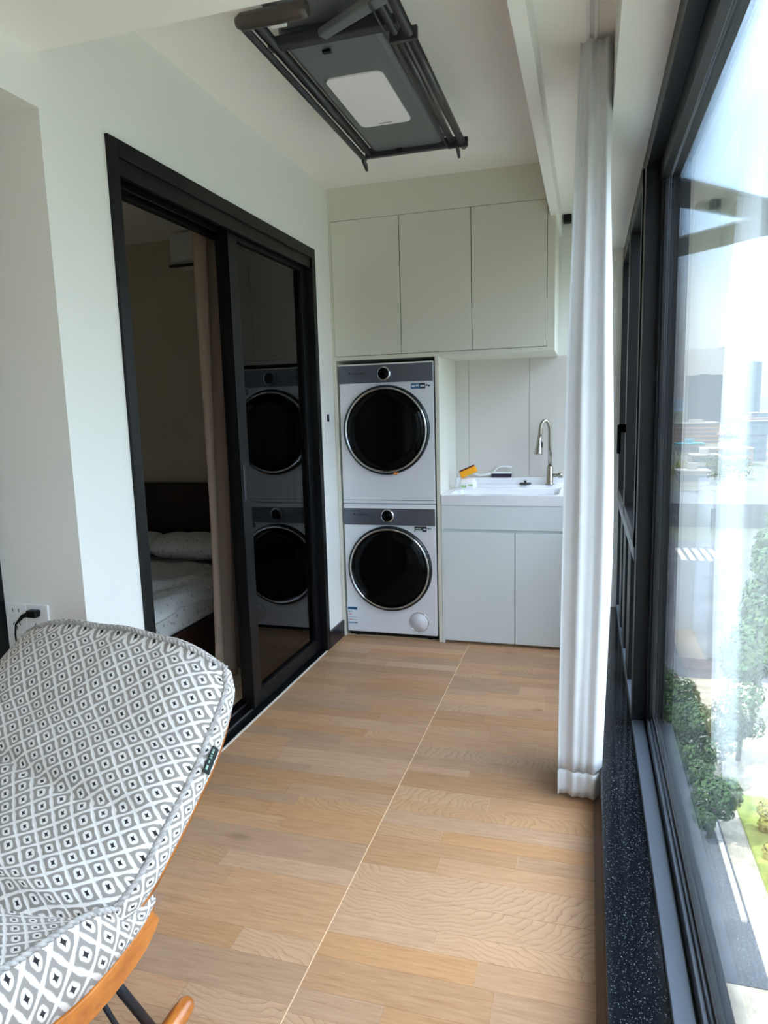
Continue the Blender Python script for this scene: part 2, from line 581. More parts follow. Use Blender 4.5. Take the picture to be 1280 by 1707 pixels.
floor = MB().box(-3.9, 1.56, YB, YE, -0.2, -0.0012).build('floor', 'base', None, 'structure', origin=(0, 0, 0))
struct('wall_left', 'wall',
       (-0.32, 0, YJ, YD0, 0, ZC), (-0.32, 0, YD0, YD1, ZD, ZC), (-0.32, 0, YD1, YE, 0, ZC),
       (-0.32, 0, YB, YJ, 2.33, ZC))
struct('wall_end', 'wall', (-0.32, 1.95, YE, YE + 0.2, -0.2, 3.0))
struct('wall_back', 'wall', (-3.9, 1.95, YB - 0.2, YB, -0.2, 3.0))
struct('ceiling', 'ceiling', (-0.32, 1.345, YJ, YE, ZC, 3.0), (1.34, 1.95, YJ, YE, 2.60, 3.0), (-0.32, 1.95, YB, YJ + 0.01, ZB, 3.0), )
struct('ceiling_living', 'ceiling', (-3.9, -0.32, YB, 1.9, 2.6, 3.0))
struct('wall_living', 'wall', (-4.1, -3.9, YB - 0.2, 1.9, -0.2, 3.0), (-3.9, -0.32, YJ + 0.06, 1.95, -0.2, 3.0))
struct('trim_1', 'wall', (1.30, 1.345, YJ, YE, ZB, ZC))                      # pelmet board
struct('wall_right', 'wall', (XG0, 1.80, YB, YE, ZL, 2.98), (1.60, 1.80, YB, YE, -0.2, 0.10))
struct('trim_2', 'strip', (1.556, 1.5855, YB, YE, -0.01, 0.006))            # dark floor edge strip
# granite curb in three stones
curb = empty('trim_3', (1.64, 1.0, 0), kind='structure')
gj = [YB, 0.9, 2.56, YE]
for k in range(3):
    MB().box(XG0, XG1 + 0.03, gj[k] + 0.001, gj[k + 1] - 0.001, 0.0, ZG, 0.002).build('granite_slab', 'granite', curb)
bx('trim_4', 'sealant', 0.001, 0.011, YD0, YD1, -0.004, 0.004, kind='structure')
sk = MB().box(0, 0.012, YD1 + 0.002, YF + 0.012, 0, 0.105, 0.001).build('baseboard_left', 'skirting', None, 'structure')

# floor: wood-look strips laid inside big tiles
ty = [YF + 0.0 - 0.6 * k for k in range(12)]
ty = [4.21 - 0.6 * k for k in range(12)]
tiles_x = [(-0.004, 0.829), (0.8315, 1.556)]
prow = random.Random(11)
for (tx0, tx1) in tiles_x:
    for k in range(9):
        y1 = 4.21 - 0.6 * k
        y0 = y1 - 0.6
        hs = [prow.choice((0.06, 0.075, 0.08, 0.09, 0.10, 0.13)) for _ in range(7)]
        sc = 0.599 / sum(hs)
        y = y0 + 0.0006
        for h in hs:
            h *= sc
            cuts = [tx0]
            w = tx1 - tx0
            r = prow.random()
            if r < 0.62:
                cuts.append(tx0 + w * prow.uniform(0.28, 0.72))
            elif r < 0.74:
                cuts += [tx0 + w * prow.uniform(0.2, 0.36), tx0 + w * prow.uniform(0.58, 0.8)]
            cuts.append(tx1)
            for a, b in zip(cuts[:-1], cuts[1:]):
                if y + h < -0.6:
                    continue
                mb = MB()
                e = 0.00035
                mb.box(a + e, b - e, y + e, min(y + h, YF + 0.02) - e, -0.004, 0.0)
                if y < YF:
                    mb.build('plank', 'wood_floor', floor, origin=((a + b) / 2 - 0.3, y + h / 2, 0))
            y += h
MB().box(-0.004, 1.556, YB, -0.59, -0.004, 0.0).build('plank', 'wood_floor', floor)
MB().box(-3.9, -0.33, YB, 1.8, -0.004, 0.0).build('plank', 'wood_floor', floor)

# bedroom beyond the sliding door
struct('wall_bedroom', 'bed_wall', (-3.2, -0.32, 4.55, 4.7, -0.2, 3.0), (-3.4, -3.2, 1.95, 4.7, -0.2, 3.0), (-3.2, -0.32, 1.95, 2.0, -0.2, 3.0))
struct('floor_bedroom', 'bed_floor', (-3.2, -0.17, 2.0, 4.55, -0.2, -0.005))
struct('ceiling_bedroom', 'ceiling', (-3.2, -0.32, 2.0, 4.55, 2.70, 3.0))

# ------------------------------------------------------------------ sliding door
door = empty('door_1', (0, 2.9, 0), kind='structure')
mb = MB()
mb.box(-0.17, 0.012, YD0, YD0 + 0.05, 0, ZD, 0.002)
mb.box(-0.17, -0.03, YD0 + 0.05, YD0 + 0.062, 0.02, ZD - 0.07)
mb.build('door_jamb', 'black', door)
mb = MB()
mb.box(-0.17, 0.012, YD1 - 0.05, YD1, 0, ZD, 0.002)
mb.box(-0.17, -0.03, YD1 - 0.062, YD1 - 0.05, 0.02, ZD - 0.07)
mb.build('door_jamb', 'black', door)
mb = MB()
mb.box(-0.17, 0.012, YD0 + 0.05, YD1 - 0.05, ZD - 0.055, ZD, 0.002)
for x0, x1 in ((-0.17, -0.135), (-0.085, -0.075), (-0.02, 0.0)):
    mb.box(x0, x1, YD0 + 0.05, YD1 - 0.05, ZD - 0.11, ZD - 0.054, 0.001)
mb.build('door_head', 'black', door)
mb = MB()
mb.box(-0.17, 0.002, YD0 + 0.05, YD1 - 0.05, -0.004, 0.004)
mb.build('door_threshold', 'black', door)
for x in (-0.112, -0.052):
    bx('door_track', 'alu', x - 0.003, x + 0.003, YD0 + 0.05, YD1 - 0.05, 0.004, 0.012, door)
for x, hd in ((-0.052, True), (-0.112, False)):
    y0, y1, z0, z1 = (2.885 if hd else 2.945), YD1 - 0.055, 0.013, ZD - 0.075
    pf = MB()
    xa, xb = x - 0.02, x + 0.02
    pf.box(xa, xb, y0, y0 + 0.085, z0, z1, 0.002)
    pf.box(xa, xb, y1 - 0.06, y1, z0, z1, 0.002)
    pf.box(xa, xb, y0 + 0.085, y1 - 0.06, z1 - 0.055, z1, 0.002)
    pf.box(xa, xb, y0 + 0.085, y1 - 0.06, z0, z0 + 0.08, 0.002)
    p = pf.build('door_panel', 'black', door)
    bx('pane', 'door_glass', x - 0.004, x + 0.004, y0 + 0.08, y1 - 0.055, z0 + 0.075, z1 - 0.05, p)
    if hd:
        MB().prism(rrect(y0 + 0.012, y0 + 0.032, 1.045, 1.215, 0.009), 'x', xb, xb + 0.004).build('pull_handle', 'rack_dark', p)

# second black door frame at the opening on the left
d2 = empty('door_2', (-0.36, 1.7, 0), kind='structure')
mb = MB()
mb.box(-0.42, -0.318, 1.66, YJ + 0.055, 0, 2.33, 0.002)
mb.box(-0.40, -0.34, 1.63, 1.66, 0, 2.3)
mb.build('door_jamb', 'black', d2)

# ------------------------------------------------------------------ windows
def window_frame_bar(name, root, x0, x1, y0, y1, z0, z1, m='frame', bev=0.002):
    return bx(name, m, x0, x1, y0, y1, z0, z1, root, bev)
def fixed_window(name, y0, y1):
    w = empty(name, (XG1, (y0 + y1) / 2, ZG), kind='structure')
    # bottom rail with stepped glazing beads
    mb = MB()
    mb.box(XG1, 1.757, y0, y1, ZG - 0.02, ZG + 0.018, 0.002)
    mb.build('bottom_rail', 'rail', w)
    bx('rail_gap', 'gasket', 1.757, 1.764, y0, y1, ZG - 0.02, ZG + 0.006, w)
    mb = MB()
    mb.box(1.764, 1.776, y0 + 0.01, y1 - 0.01, ZG - 0.02, ZG + 0.05, 0.002)
    mb.box(1.776, 1.784, y0 + 0.01, y1 - 0.01, ZG - 0.02, ZG + 0.064, 0.0015)
    mb.build('glazing_bead', 'rail', w)
    bx('glass_seal', 'gasket', 1.784, 1.787, y0 + 0.02, y1 - 0.02, ZG - 0.02, ZG + 0.078, w)
    bx('sill_flashing', 'frame', 1.787, 1.832, y0, y1, ZG - 0.06, ZG + 0.03, w)
    bx('outer_rail', 'frame', 1.784, 1.832, y0, y1, ZL - 0.1, ZL + 0.01, w)
    mb = MB()
    mb.box(XG1, 1.757, y0, y1, ZL - 0.07, ZL + 0.01, 0.002)
    mb.box(1.757, 1.784, y0, y1, ZL - 0.14, ZL + 0.01, 0.002)
    mb.build('top_rail', 'frame', w)
    for ya, yb in ((y0, y0 + 0.05), (y1 - 0.055, y1)):
        mb = MB()
        mb.box(1.762, 1.784, ya, yb, ZG + 0.0, ZL - 0.02, 0.003)
        mb.box(1.77, 1.784, min(ya, yb - 0.075), max(yb, ya + 0.075), ZG + 0.05, ZL - 0.05, 0.002)
        mb.build('side_rail', 'frame', w)
    bx('pane', 'glass', 1.787, 1.793, y0 + 0.01, y1 - 0.01, ZG + 0.03, ZL - 0.1, w)
    bx('pane', 'glass', 1.805, 1.811, y0 + 0.01, y1 - 0.01, ZG + 0.03, ZL - 0.1, w)
    return w
def mullion(yc, w, root):
    mb = MB()
    mb.box(XG1, 1.766, yc - w / 2, yc + w / 2, ZG, ZL, 0.002)
    mb.box(1.766, 1.83, yc - w / 2 + 0.008, yc + w / 2 - 0.008, ZG, ZL, 0.002)
    return mb.build('mullion', 'frame', root)
w1 = fixed_window('window_1', 0.22, 2.88)
mullion(2.925, 0.09, w1)
w3 = fixed_window('window_3', -2.55, 0.13)
mullion(0.175, 0.09, w3)
# casement between the mullion and the end wall
w2 = empty('window_2', (XG1, 3.8, ZG), kind='structure')
y0, y1 = 2.97, YE
mb = MB()
mb.box(XG1, 1.83, y0, y1, ZG - 0.02, ZG + 0.03, 0.002)
mb.build('bottom_rail', 'rail', w2)
mb = MB()
mb.box(XG1, 1.83, y0, y1, ZL - 0.05, ZL + 0.01, 0.002)
mb.build('top_rail', 'frame', w2)
mb = MB()
mb.box(XG1, 1.83, y1 - 0.05, y1, ZG, ZL, 0.002)
mb.build('side_rail', 'frame', w2)
MB().box(XG1 - 0.004, 1.82, y0, y1 - 0.04, 0.80, 0.86, 0.004).build('transom', 'rail', w2)
for ya, yb in ((y0, 3.82), (3.82, y1 - 0.04)):
    sm = MB()
    for a, b, c, d in ((ya, ya + 0.05, 0.86, ZL - 0.05), (yb - 0.05, yb, 0.86, ZL - 0.05), (ya, yb, 0.86, 0.92), (ya, yb, ZL - 0.11, ZL - 0.05)):
        sm.box(XG1 - 0.006, 1.81, a, b, c, d, 0.002)
    s = sm.build('sash', 'black', w2)
    bx('pane', 'glass', 1.795, 1.803, ya + 0.04, yb - 0.04, 0.91, ZL - 0.1, s)
for ya in (3.40, 3.84, 4.20):
    bx('added_dark_bar', 'black', XG1 + 0.004, 1.81, ya - 0.11, ya + 0.11, ZG + 0.03, 0.80, w2, 0.002)  # wide bars added to make the lower glazing look dark
bx('pane', 'glass', 1.795, 1.803, y0, y1 - 0.04, ZG + 0.02, 0.81, w2)
mb = MB()
mb.box(1.668, 1.706, 3.80, 3.84, 1.30, 1.345, 0.004)
mb.box(1.662, 1.682, 3.805, 3.83, 1.19, 1.34, 0.004)
mb.build('window_handle', 'black_gloss', w2)

# ------------------------------------------------------------------ upper cabinet
uc = empty('wall_cabinet', (0.67, 4.35, 1.755), 'pale grey wall cabinet with three flat doors above the dryer', 'cabinet')
mb = MB()
mb.box(0.0, 1.33, YF + 0.004, YE, 1.755, 1.779, 0.001)
mb.box(1.287, 1.33, YF + 0.004, YE, 1.779, 2.60, 0.001)
mb.box(0.0, 0.0155, YF + 0.004, YE, 1.779, 2.60, 0.001)
mb.box(0.0, 1.30, YF + 0.003, YE, 2.571, ZC)
mb.build('carcass', 'cab', uc)
bx('carcass_back', 'carcass', 0.016, 1.287, YF + 0.03, YF + 0.04, 1.779, 2.571, uc)
for k in range(3):
    x0 = 0.016 + k * 0.4235
    bx('door', 'cab', x0 + 0.0022, x0 + 0.4235 - 0.0022, YF - 0.0005, YF + 0.02, 1.7815, 2.568, uc, 0.0012)

# tower panels beside the machines
tp = empty('machine_housing', (0.33, 4.3, 0), 'white side panels framing the stacked washer and dryer', 'cabinet')
bx('side_panel', 'cab', 0.641, 0.664, YF, YE - 0.004, 0.0, 1.754, tp, 0.001)
bx('filler_strip', 'cab', 0.001, 0.022, YF, YF + 0.45, 0.0, 1.754, tp, 0.001)
bx('back_panel', 'gap_shade', 0.022, 0.641, YE - 0.012, YE - 0.004, 0.0, 1.754, tp)

# niche wall panels behind the sink
niche = empty('wall_panelling', (1.0, YE, 0.93), kind='structure')
niche.name = 'trim_5'
for a, b in ((0.664, 0.752), (0.754, 1.148), (1.150, 1.50)):
    bx('panel', 'panel', a, b, YE - 0.012, YE - 0.001, 0.9, 1.76, niche, 0.0015)

# ------------------------------------------------------------------ washing machine and dryer
def porthole(root, cx, cz, r, yf, dryer):
    y = -1
    ring = MB().lathe((cx, yf, cz), (0, y, 0), [(r, -0.01), (r, 0.016), (r - 0.006, 0.023), (r - 0.014, 0.024), (r - 0.014, 0.0)], 72, cap=False)
    dr = ring.build('porthole_door', 'ring_dark', root)
    MB().lathe((cx, yf, cz), (0, y, 0), [(r - 0.0135, 0.008), (r - 0.0135, 0.0275), (r - 0.017, 0.031), (r - 0.0235, 0.031), (r - 0.025, 0.026)], 72, cap=False).build('chrome_ring', 'chrome', dr)
    MB().lathe((cx, yf, cz), (0, y, 0), [(r - 0.0255, -0.008), (r - 0.0255, 0.0265), (r * 0.7, 0.029), (r * 0.3, 0.0305), (0.004, 0.031)], 72).build('porthole_pane', 'black_gloss', dr)
    return dr
def machine(root, z0, z1, panel_z, kz, cz, dryer):
    x0, x1, yf, yb = 0.034, 0.631, YF + 0.004, YE - 0.03
    b = MB().box(x0, x1, yf, yb, z0, z1, 0.006, 3)
    b.build('body', 'white_enamel', root)
    bx('control_panel', 'panel_grey', x0 + 0.002, x1 - 0.004, yf - 0.006, yf + 0.01, panel_z[0], panel_z[1], root, 0.002)
    bx('panel_trim', 'plastic_white', x0, x1, yf - 0.007, yf + 0.01, panel_z[1], panel_z[1] + 0.008, root, 0.001)
    for lz in (0.25, 0.5):
        bx('panel_groove', 'rack_dark', x0 + 0.05, x0 + 0.2, yf - 0.0065, yf - 0.005, panel_z[0] + lz * 0.1 + 0.01, panel_z[0] + lz * 0.1 + 0.0112, root)
    kb = MB().lathe((0.329, yf - 0.006, kz), (0, -1, 0), [(0.043, 0), (0.043, 0.012), (0.038, 0.02), (0.034, 0.02)], 48, cap=False).build('knob', 'chrome', root)
    MB().lathe((0.329, yf - 0.006, kz), (0, -1, 0), [(0.036, 0), (0.036, 0.018), (0.004, 0.019)], 48).build('knob_display', 'black_gloss', kb)
    # small printed mark and name on the panel
    MB().lathe((x0 + 0.075, yf - 0.006, kz + 0.008), (0, -1, 0), [(0.006, 0), (0.006, 0.0006)], 16).build('logo', 'ink', root)
    text('LittleSwan', 'brand_print', 'ink', (x0 + 0.088, yf - 0.0064, kz + 0.006), 0.02, root, align='LEFT')
    porthole(root, 0.331, cz, 0.273, yf, dryer)

dry = empty('tumble_dryer', (0.33, 4.3, 0.89), 'white tumble dryer with black porthole, on top of the washing machine', 'dryer')
machine(dry, 0.872, 1.728, (1.615, 1.722), 1.667, 1.327, True)
bx('bottom_seam', 'rack_dark', 0.036, 0.629, YF + 0.003, YF + 0.0045, 0.893, 0.895, dry)
bx('info_sticker', 'sticker_blue', 0.493, 0.545, YF + 0.0022, YF + 0.0045, 1.571, 1.603, dry)
bx('info_sticker', 'sticker_navy', 0.5455, 0.58, YF + 0.0022, YF + 0.0045, 1.571, 1.603, dry)
bx('info_sticker', 'paper', 0.581, 0.615, YF + 0.0022, YF + 0.0045, 1.573, 1.605, dry)
for k, (u, w, c) in enumerate(((0.498, 0.02, 'paper'), (0.522, 0.018, 'paper'), (0.55, 0.025, 'paper'), (0.585, 0.01, 'ink'), (0.598, 0.012, 'ink'))):
    bx('sticker_print', c, u, u + w, YF + 0.0016, YF + 0.0024, 1.582 + 0.003 * (k % 2), 1.592 + 0.003 * (k % 2), dry)
MB().box(0.381, 0.408, YF - 0.031, YF - 0.024, 1.058, 1.07, 0.002).build('orange_sticker', 'orange_tag', dry)

wm = empty('washing_machine', (0.33, 4.3, 0.0), 'white front loading washing machine with black porthole, standing on the floor', 'washing machine')
machine(wm, 0.033, 0.868, (0.737, 0.842), 0.797, 0.459, False)
for fx in (0.09, 0.575):
    for fy in (YF + 0.06, YE - 0.1):
        MB().lathe((fx, fy, 0), (0, 0, 1), [(0.024, 0), (0.024, 0.012), (0.012, 0.014), (0.012, 0.036)], 20).build('foot', 'black', wm)
bx('kick_shade_strip', 'gap_shade', 0.036, 0.64, YF + 0.05, YF + 0.055, 0.0, 0.034, wm)  # dark sheet painting in the shade under the machine
MB().lathe((0.512, YF + 0.004, 0.118), (0, -1, 0), [(0.064, -0.001), (0.064, 0.0016), (0.061, 0.0016), (0.061, -0.001)], 48, cap=False).build('hatch_ring', 'chrome', wm)
MB().lathe((0.512, YF + 0.004, 0.118), (0, -1, 0), [(0.0605, -0.002), (0.0605, 0.0002), (0.002, 0.0003)], 48).build('filter_hatch', 'white_enamel', wm)
bx('info_sticker', 'sticker_green', 0.495, 0.55, YF + 0.0022, YF + 0.0045, 0.698, 0.732, wm)
bx('info_sticker', 'sticker_navy', 0.5505, 0.572, YF + 0.0022, YF + 0.0045, 0.698, 0.732, wm)
bx('info_sticker', 'paper', 0.573, 0.615, YF + 0.0022, YF + 0.0045, 0.698, 0.73, wm)
for k, (u, w, c, z) in enumerate(((0.50, 0.018, 'tag_print', 0.715), (0.522, 0.015, 'tag_print', 0.715), (0.5, 0.045, 'paper', 0.701), (0.554, 0.014, 'paper', 0.712), (0.578, 0.012, 'ink', 0.716), (0.594, 0.006, 'ink', 0.716))):
    bx('sticker_print', c, u, u + w, YF + 0.0016, YF + 0.0024, z, z + 0.007, wm)
lab = bx('energy_label', 'paper', 0.042, 0.103, YF + 0.0022, YF + 0.0045, 0.088, 0.196, wm)
for c, u0, u1, z0, z1 in (('sticker_blue', 0.042, 0.103, 0.178, 0.196), ('paper', 0.047, 0.098, 0.184, 0.189), ('sticker_blue', 0.047, 0.052, 0.158, 0.17), ('sticker_navy', 0.057, 0.066, 0.163, 0.169), ('sticker_red', 0.047, 0.062, 0.143, 0.15),
                          ('sticker_blue', 0.046, 0.1, 0.126, 0.1275), ('sticker_red', 0.047, 0.07, 0.11, 0.114), ('panel_grey', 0.075, 0.098, 0.11, 0.112), ('sticker_blue', 0.042, 0.103, 0.088, 0.094)):
    bx('label_print', c, u0, u1, YF + 0.0014, YF + 0.0024, z0, z1, lab)

# ------------------------------------------------------------------ sink cabinet, sink, faucet
vx0, vx1 = 0.666, 1.40
vc = empty('sink_cabinet', (1.03, 4.35, 0), 'pale blue grey two-door cabinet under the white sink', 'cabinet')
mb = MB()
mb.box(vx0, vx0 + 0.012, YF, YE - 0.014, 0.0, 0.868, 0.001)
mb.box(vx1 - 0.012, vx1, YF, YE - 0.014, 0.0, 0.868, 0.001)
mb.box(vx0 + 0.012, vx1 - 0.012, YF + 0.03, YF + 0.042, 0.02, 0.78)
mb.box(vx0 + 0.012, vx1 - 0.012, YF + 0.042, YE - 0.014, 0.02, 0.035)
mb.box(vx0 + 0.012, vx1 - 0.012, YE - 0.03, YE - 0.014, 0.035, 0.78)
mb.build('carcass', 'vanity', vc)
bx('apron', 'vanity', vx0 + 0.001, vx1, YF - 0.001, YF + 0.03, 0.722, 0.868, vc, 0.0015)
bx('finger_groove', 'vanity', vx0 + 0.012, vx1 - 0.012, YF + 0.016, YF + 0.03, 0.70, 0.722, vc)
bx('door', 'vanity', vx0 + 0.012, 1.107, YF - 0.001, YF + 0.02, 0.018, 0.702, vc, 0.0015)
bx('door', 'vanity', 1.111, vx1 - 0.002, YF - 0.001, YF + 0.02, 0.018, 0.702, vc, 0.0015)

sk_ = empty('sink', (1.03, 4.35, 0.87), 'white ceramic sink with a raised back ledge on the sink cabinet', 'sink')
mb = MB()
ix0, ix1, iy0, iy1 = vx0 + 0.045, vx1 - 0.04, YF + 0.05, YE - 0.13
zt, zb = 0.93, 0.80
o_ = rrect(vx0, vx1, YF - 0.004, YE - 0.014, 0.004, 3)
i1 = rrect(ix0, ix1, iy0, iy1, 0.035, 3)
i2 = rrect(ix0 + 0.006, ix1 - 0.006, iy0 + 0.006, iy1 - 0.006, 0.035, 3)
i3 = rrect(ix0 + 0.025, ix1 - 0.025, iy0 + 0.025, iy1 - 0.025, 0.03, 3)
rows = [[(x, y, 0.869) for x, y in o_], [(x, y, zt - 0.003) for x, y in o_], [(x * 0.998 + 0.002 * 1.03, y * 0.998 + 0.002 * 4.35, zt) for x, y in o_],
        [(x, y, zt) for x, y in i1], [(x, y, zt - 0.006) for x, y in i2], [(x, y, zb + 0.02) for x, y in i3], [((x - 1.03) * 0.9 + 1.03, (y - 4.33) * 0.9 + 4.33, zb) for x, y in i3]]
mb.ring(rows, cap=False, smooth=False)
mb.bm.faces.new([v for v in mb.bm.verts[-len(o_):]])
mb.build('basin', 'ceramic', sk_, bevel=0.002)
mb = MB()
mb.prism([(YE - 0.105, zt), (YE - 0.10, zt + 0.012), (YE - 0.045, zt + 0.018), (YE - 0.035, zt + 0.055), (YE - 0.014, zt + 0.055), (YE - 0.014, zt)], 'x', vx0, vx1)
mb.build('back_ledge', 'ceramic', sk_, bevel=0.002)

fc = empty('faucet', (1.285, 4.53, 0.948), 'brushed nickel gooseneck pull-down faucet at the back of the sink', 'faucet')
fx, fy = 1.285, 4.535
MB().lathe((fx, fy, 0.9455), (0, 0, 1), [(0.028, 0), (0.028, 0.006), (0.021, 0.009), (0.021, 0.11), (0.0165, 0.114), (0.0165, 0.12)], 32).build('base', 'steel', fc)
pts = [(fx, fy, 1.06), (fx, fy, 1.2), (fx, fy, 1.28)]
dv = Vector((-0.80, -0.6, 0))
for k in range(1, 13):
    a = math.pi * k / 12
    p = Vector((fx, fy, 1.28)) + dv * (0.037 * (1 - math.cos(a))) + Vector((0, 0, 1)) * (0.075 * math.sin(a))
    pts.append(p)
pts.append(Vector(pts[-1]) + Vector((-0.002, -0.002, -0.03)))
MB().tube(pts, 0.0125, 20).build('spout', 'steel', fc)
hp = Vector(pts[-1]) + Vector((0, 0, 0.012))
MB().lathe(hp, (-0.07, -0.05, -1), [(0.0135, 0), (0.016, 0.03), (0.0195, 0.07), (0.026, 0.112), (0.027, 0.118), (0.024, 0.12)], 28).build('spray_head', 'steel', fc)
MB().box(hp.x + 0.008, hp.x + 0.018, hp.y - 0.014, hp.y - 0.004, hp.z - 0.075, hp.z - 0.04, 0.003).build('spray_button', 'black_gloss', fc)
MB().tube([(fx + 0.015, fy, 1.005), (fx + 0.058, fy - 0.006, 1.005), (fx + 0.062, fy - 0.006, 1.005)], 0.011, 20).build('lever_stem', 'steel', fc)
MB().lathe((fx + 0.052, fy - 0.006, 1.005), (1, 0, 0), [(0.017, 0), (0.018, 0.004), (0.018, 0.024), (0.015, 0.027)], 24).build('lever', 'steel', fc)

pl = empty('drain_strainer', (1.15, 4.505, 0.947), 'small round dark drain strainer lying on the sink ledge', 'strainer')
c0 = (1.13, 4.54, 0.9465)
MB().lathe(c0, (0, 0, 1), [(0.034, 0), (0.04, 0.004), (0.038, 0.008), (0.02, 0.01), (0.002, 0.011)], 32).build('disc', 'rack_dark', pl)
MB().lathe(c0, (0, 0, 1), [(0.006, 0.01), (0.007, 0.018), (0.015, 0.022), (0.013, 0.027), (0.002, 0.029)], 20).build('knob', 'chrome', pl)

# long-handled brush lying on the ledge
br = empty('scrub_brush', (0.93, 4.59, 0.985), 'white handled scrub brush with dark bristles on the back ledge', 'brush')
zb0 = zt + 0.0555
MB().box(0.905, 1.035, 4.578, 4.604, zb0, zb0 + 0.026, 0.004).build('bristle_block', 'bristle', br)
MB().box(0.903, 1.037, 4.574, 4.606, zb0 + 0.0255, zb0 + 0.036, 0.005).build('brush_head', 'plastic_white', br)
hpts = [(0.912, 4.59, zb0 + 0.03), (0.935, 4.59, zb0 + 0.058), (0.955, 4.59, zb0 + 0.07), (0.99, 4.59, zb0 + 0.073), (1.04, 4.59, zb0 + 0.068)]
MB().tube(hpts, [0.006, 0.007, 0.007, 0.007, 0.005], 12).build('grip', 'plastic_white', br)
MB().tube([(0.92, 4.59, zb0 + 0.03), (0.88, 4.585, zb0 + 0.022), (0.83, 4.58, zb0 + 0.015), (0.79, 4.575, zb0 + 0.021)], [0.009, 0.008, 0.008, 0.009], 12).build('handle', 'plastic_white', br)

# soap pouch with orange sponge on top
ps = empty('soap_pouch', (0.78, 4.37, 0.93), 'crumpled white pouch with pale green print, under the orange sponge', 'pouch')
mb = MB()
rows = []
for k, (w, d, z) in enumerate(((0.045, 0.03, 0.0), (0.056, 0.038, 0.012), (0.055, 0.036, 0.04), (0.05, 0.026, 0.062), (0.046, 0.016, 0.075))):
    rows.append([(0.782 + w * math.copysign(abs(math.cos(a)) ** 0.6, math.cos(a)) + 0.003 * math.sin(5 * a + k), 4.37 + d * math.copysign(abs(math.sin(a)) ** 0.7, math.sin(a)) + 0.002 * math.sin(7 * a + 2 * k), zt + 0.001 + z) for a in [2 * math.pi * j / 28 for j in range(28)]])
mb.ring(rows)
mb.build('bag', 'plastic_white', ps)
mb = MB()
mb.box(0.745, 0.778, 4.3295, 4.3325, zt + 0.016, zt + 0.03, 0.001)
mb.box(0.79, 0.82, 4.3315, 4.3345, zt + 0.028, zt + 0.036, 0.001)
mb.build('green_print', 'green', ps)
og = empty('sponge', (0.79, 4.37, 1.0), 'orange sponge with a maroon scouring side, resting on the white pouch', 'sponge')
rm = Matrix.Rotation(math.radians(-24), 3, 'Y') @ Matrix.Rotation(math.radians(10), 3, 'Z')
MB().box(0.735, 0.847, 4.33, 4.40, zt + 0.092, zt + 0.134, 0.008, 3, rm, (0.788, 4.367, zt + 0.1)).build('foam', 'orange', og)
MB().box(0.739, 0.843, 4.333, 4.397, zt + 0.133, zt + 0.142, 0.003, 2, rm, (0.788, 4.367, zt + 0.1)).build('scouring_pad', 'maroon', og)

# ------------------------------------------------------------------ wall controls, socket
for lab_, z0, z1, dark in (('white thermostat with a small black screen beside the sliding door', 1.36, 1.445, True), ('plain white wall switch below the thermostat', 1.255, 1.335, False)):
    sw = empty('thermostat' if dark else 'wall_switch', (0, 3.945, (z0 + z1) / 2), lab_, 'thermostat' if dark else 'switch')
    bx('plate', 'plastic_white', 0.0, 0.011, 3.90, 3.985, z0, z1, sw, 0.003)
    if dark:
        bx('screen', 'black_gloss', 0.0108, 0.0125, 3.912, 3.945, z0 + 0.03, z1 - 0.012, sw)
    else:
        bx('rocker', 'plastic_white', 0.0108, 0.014, 3.915, 3.97, z0 + 0.015, z1 - 0.015, sw, 0.001)

so = empty('wall_socket', (-0.22, YJ, 0.80), 'white double wall socket on the wall behind the rocking chair', 'socket')
for a, b in ((-0.31, -0.2255), (-0.2245, -0.14)):
    pl_ = bx('socket_plate', 'plastic_white', a, b, YJ - 0.009, YJ, 0.755, 0.86, so, 0.003)
    for dx, dz, r in ((-0.012, 0.03, 0), (0.012, 0.03, 0), (-0.012, -0.015, 30), (0.012, -0.015, -30), (0, -0.03, 0)):
        cx, cz = (a + b) / 2 + dx, 0.8075 + dz
        MB().box(cx - 0.0015, cx + 0.0015, YJ - 0.0096, YJ - 0.0085, cz - 0.006, cz + 0.006, rot=Matrix.Rotation(math.radians(r), 3, 'Y')).build('socket_slot', 'ink', pl_)
pg = empty('power_plug', (-0.19, YJ - 0.02, 0.82), 'black power plug and cord in the white wall socket', 'plug')
mb = MB()
mb.box(-0.205, -0.168, YJ - 0.034, YJ - 0.0095, 0.822, 0.846, 0.004)
mb.build('plug_body', 'black', pg)
MB().tube([(-0.2, YJ - 0.022, 0.833), (-0.22, YJ - 0.03, 0.826), (-0.245, YJ - 0.036, 0.80), (-0.252, YJ - 0.036, 0.765), (-0.25, YJ - 0.03, 0.6), (-0.24, YJ - 0.03, 0.3), (-0.2, YJ - 0.06, 0.006)], [0.009, 0.007, 0.0035, 0.003, 0.003, 0.003, 0.003], 10).build('cord', 'black', pg)

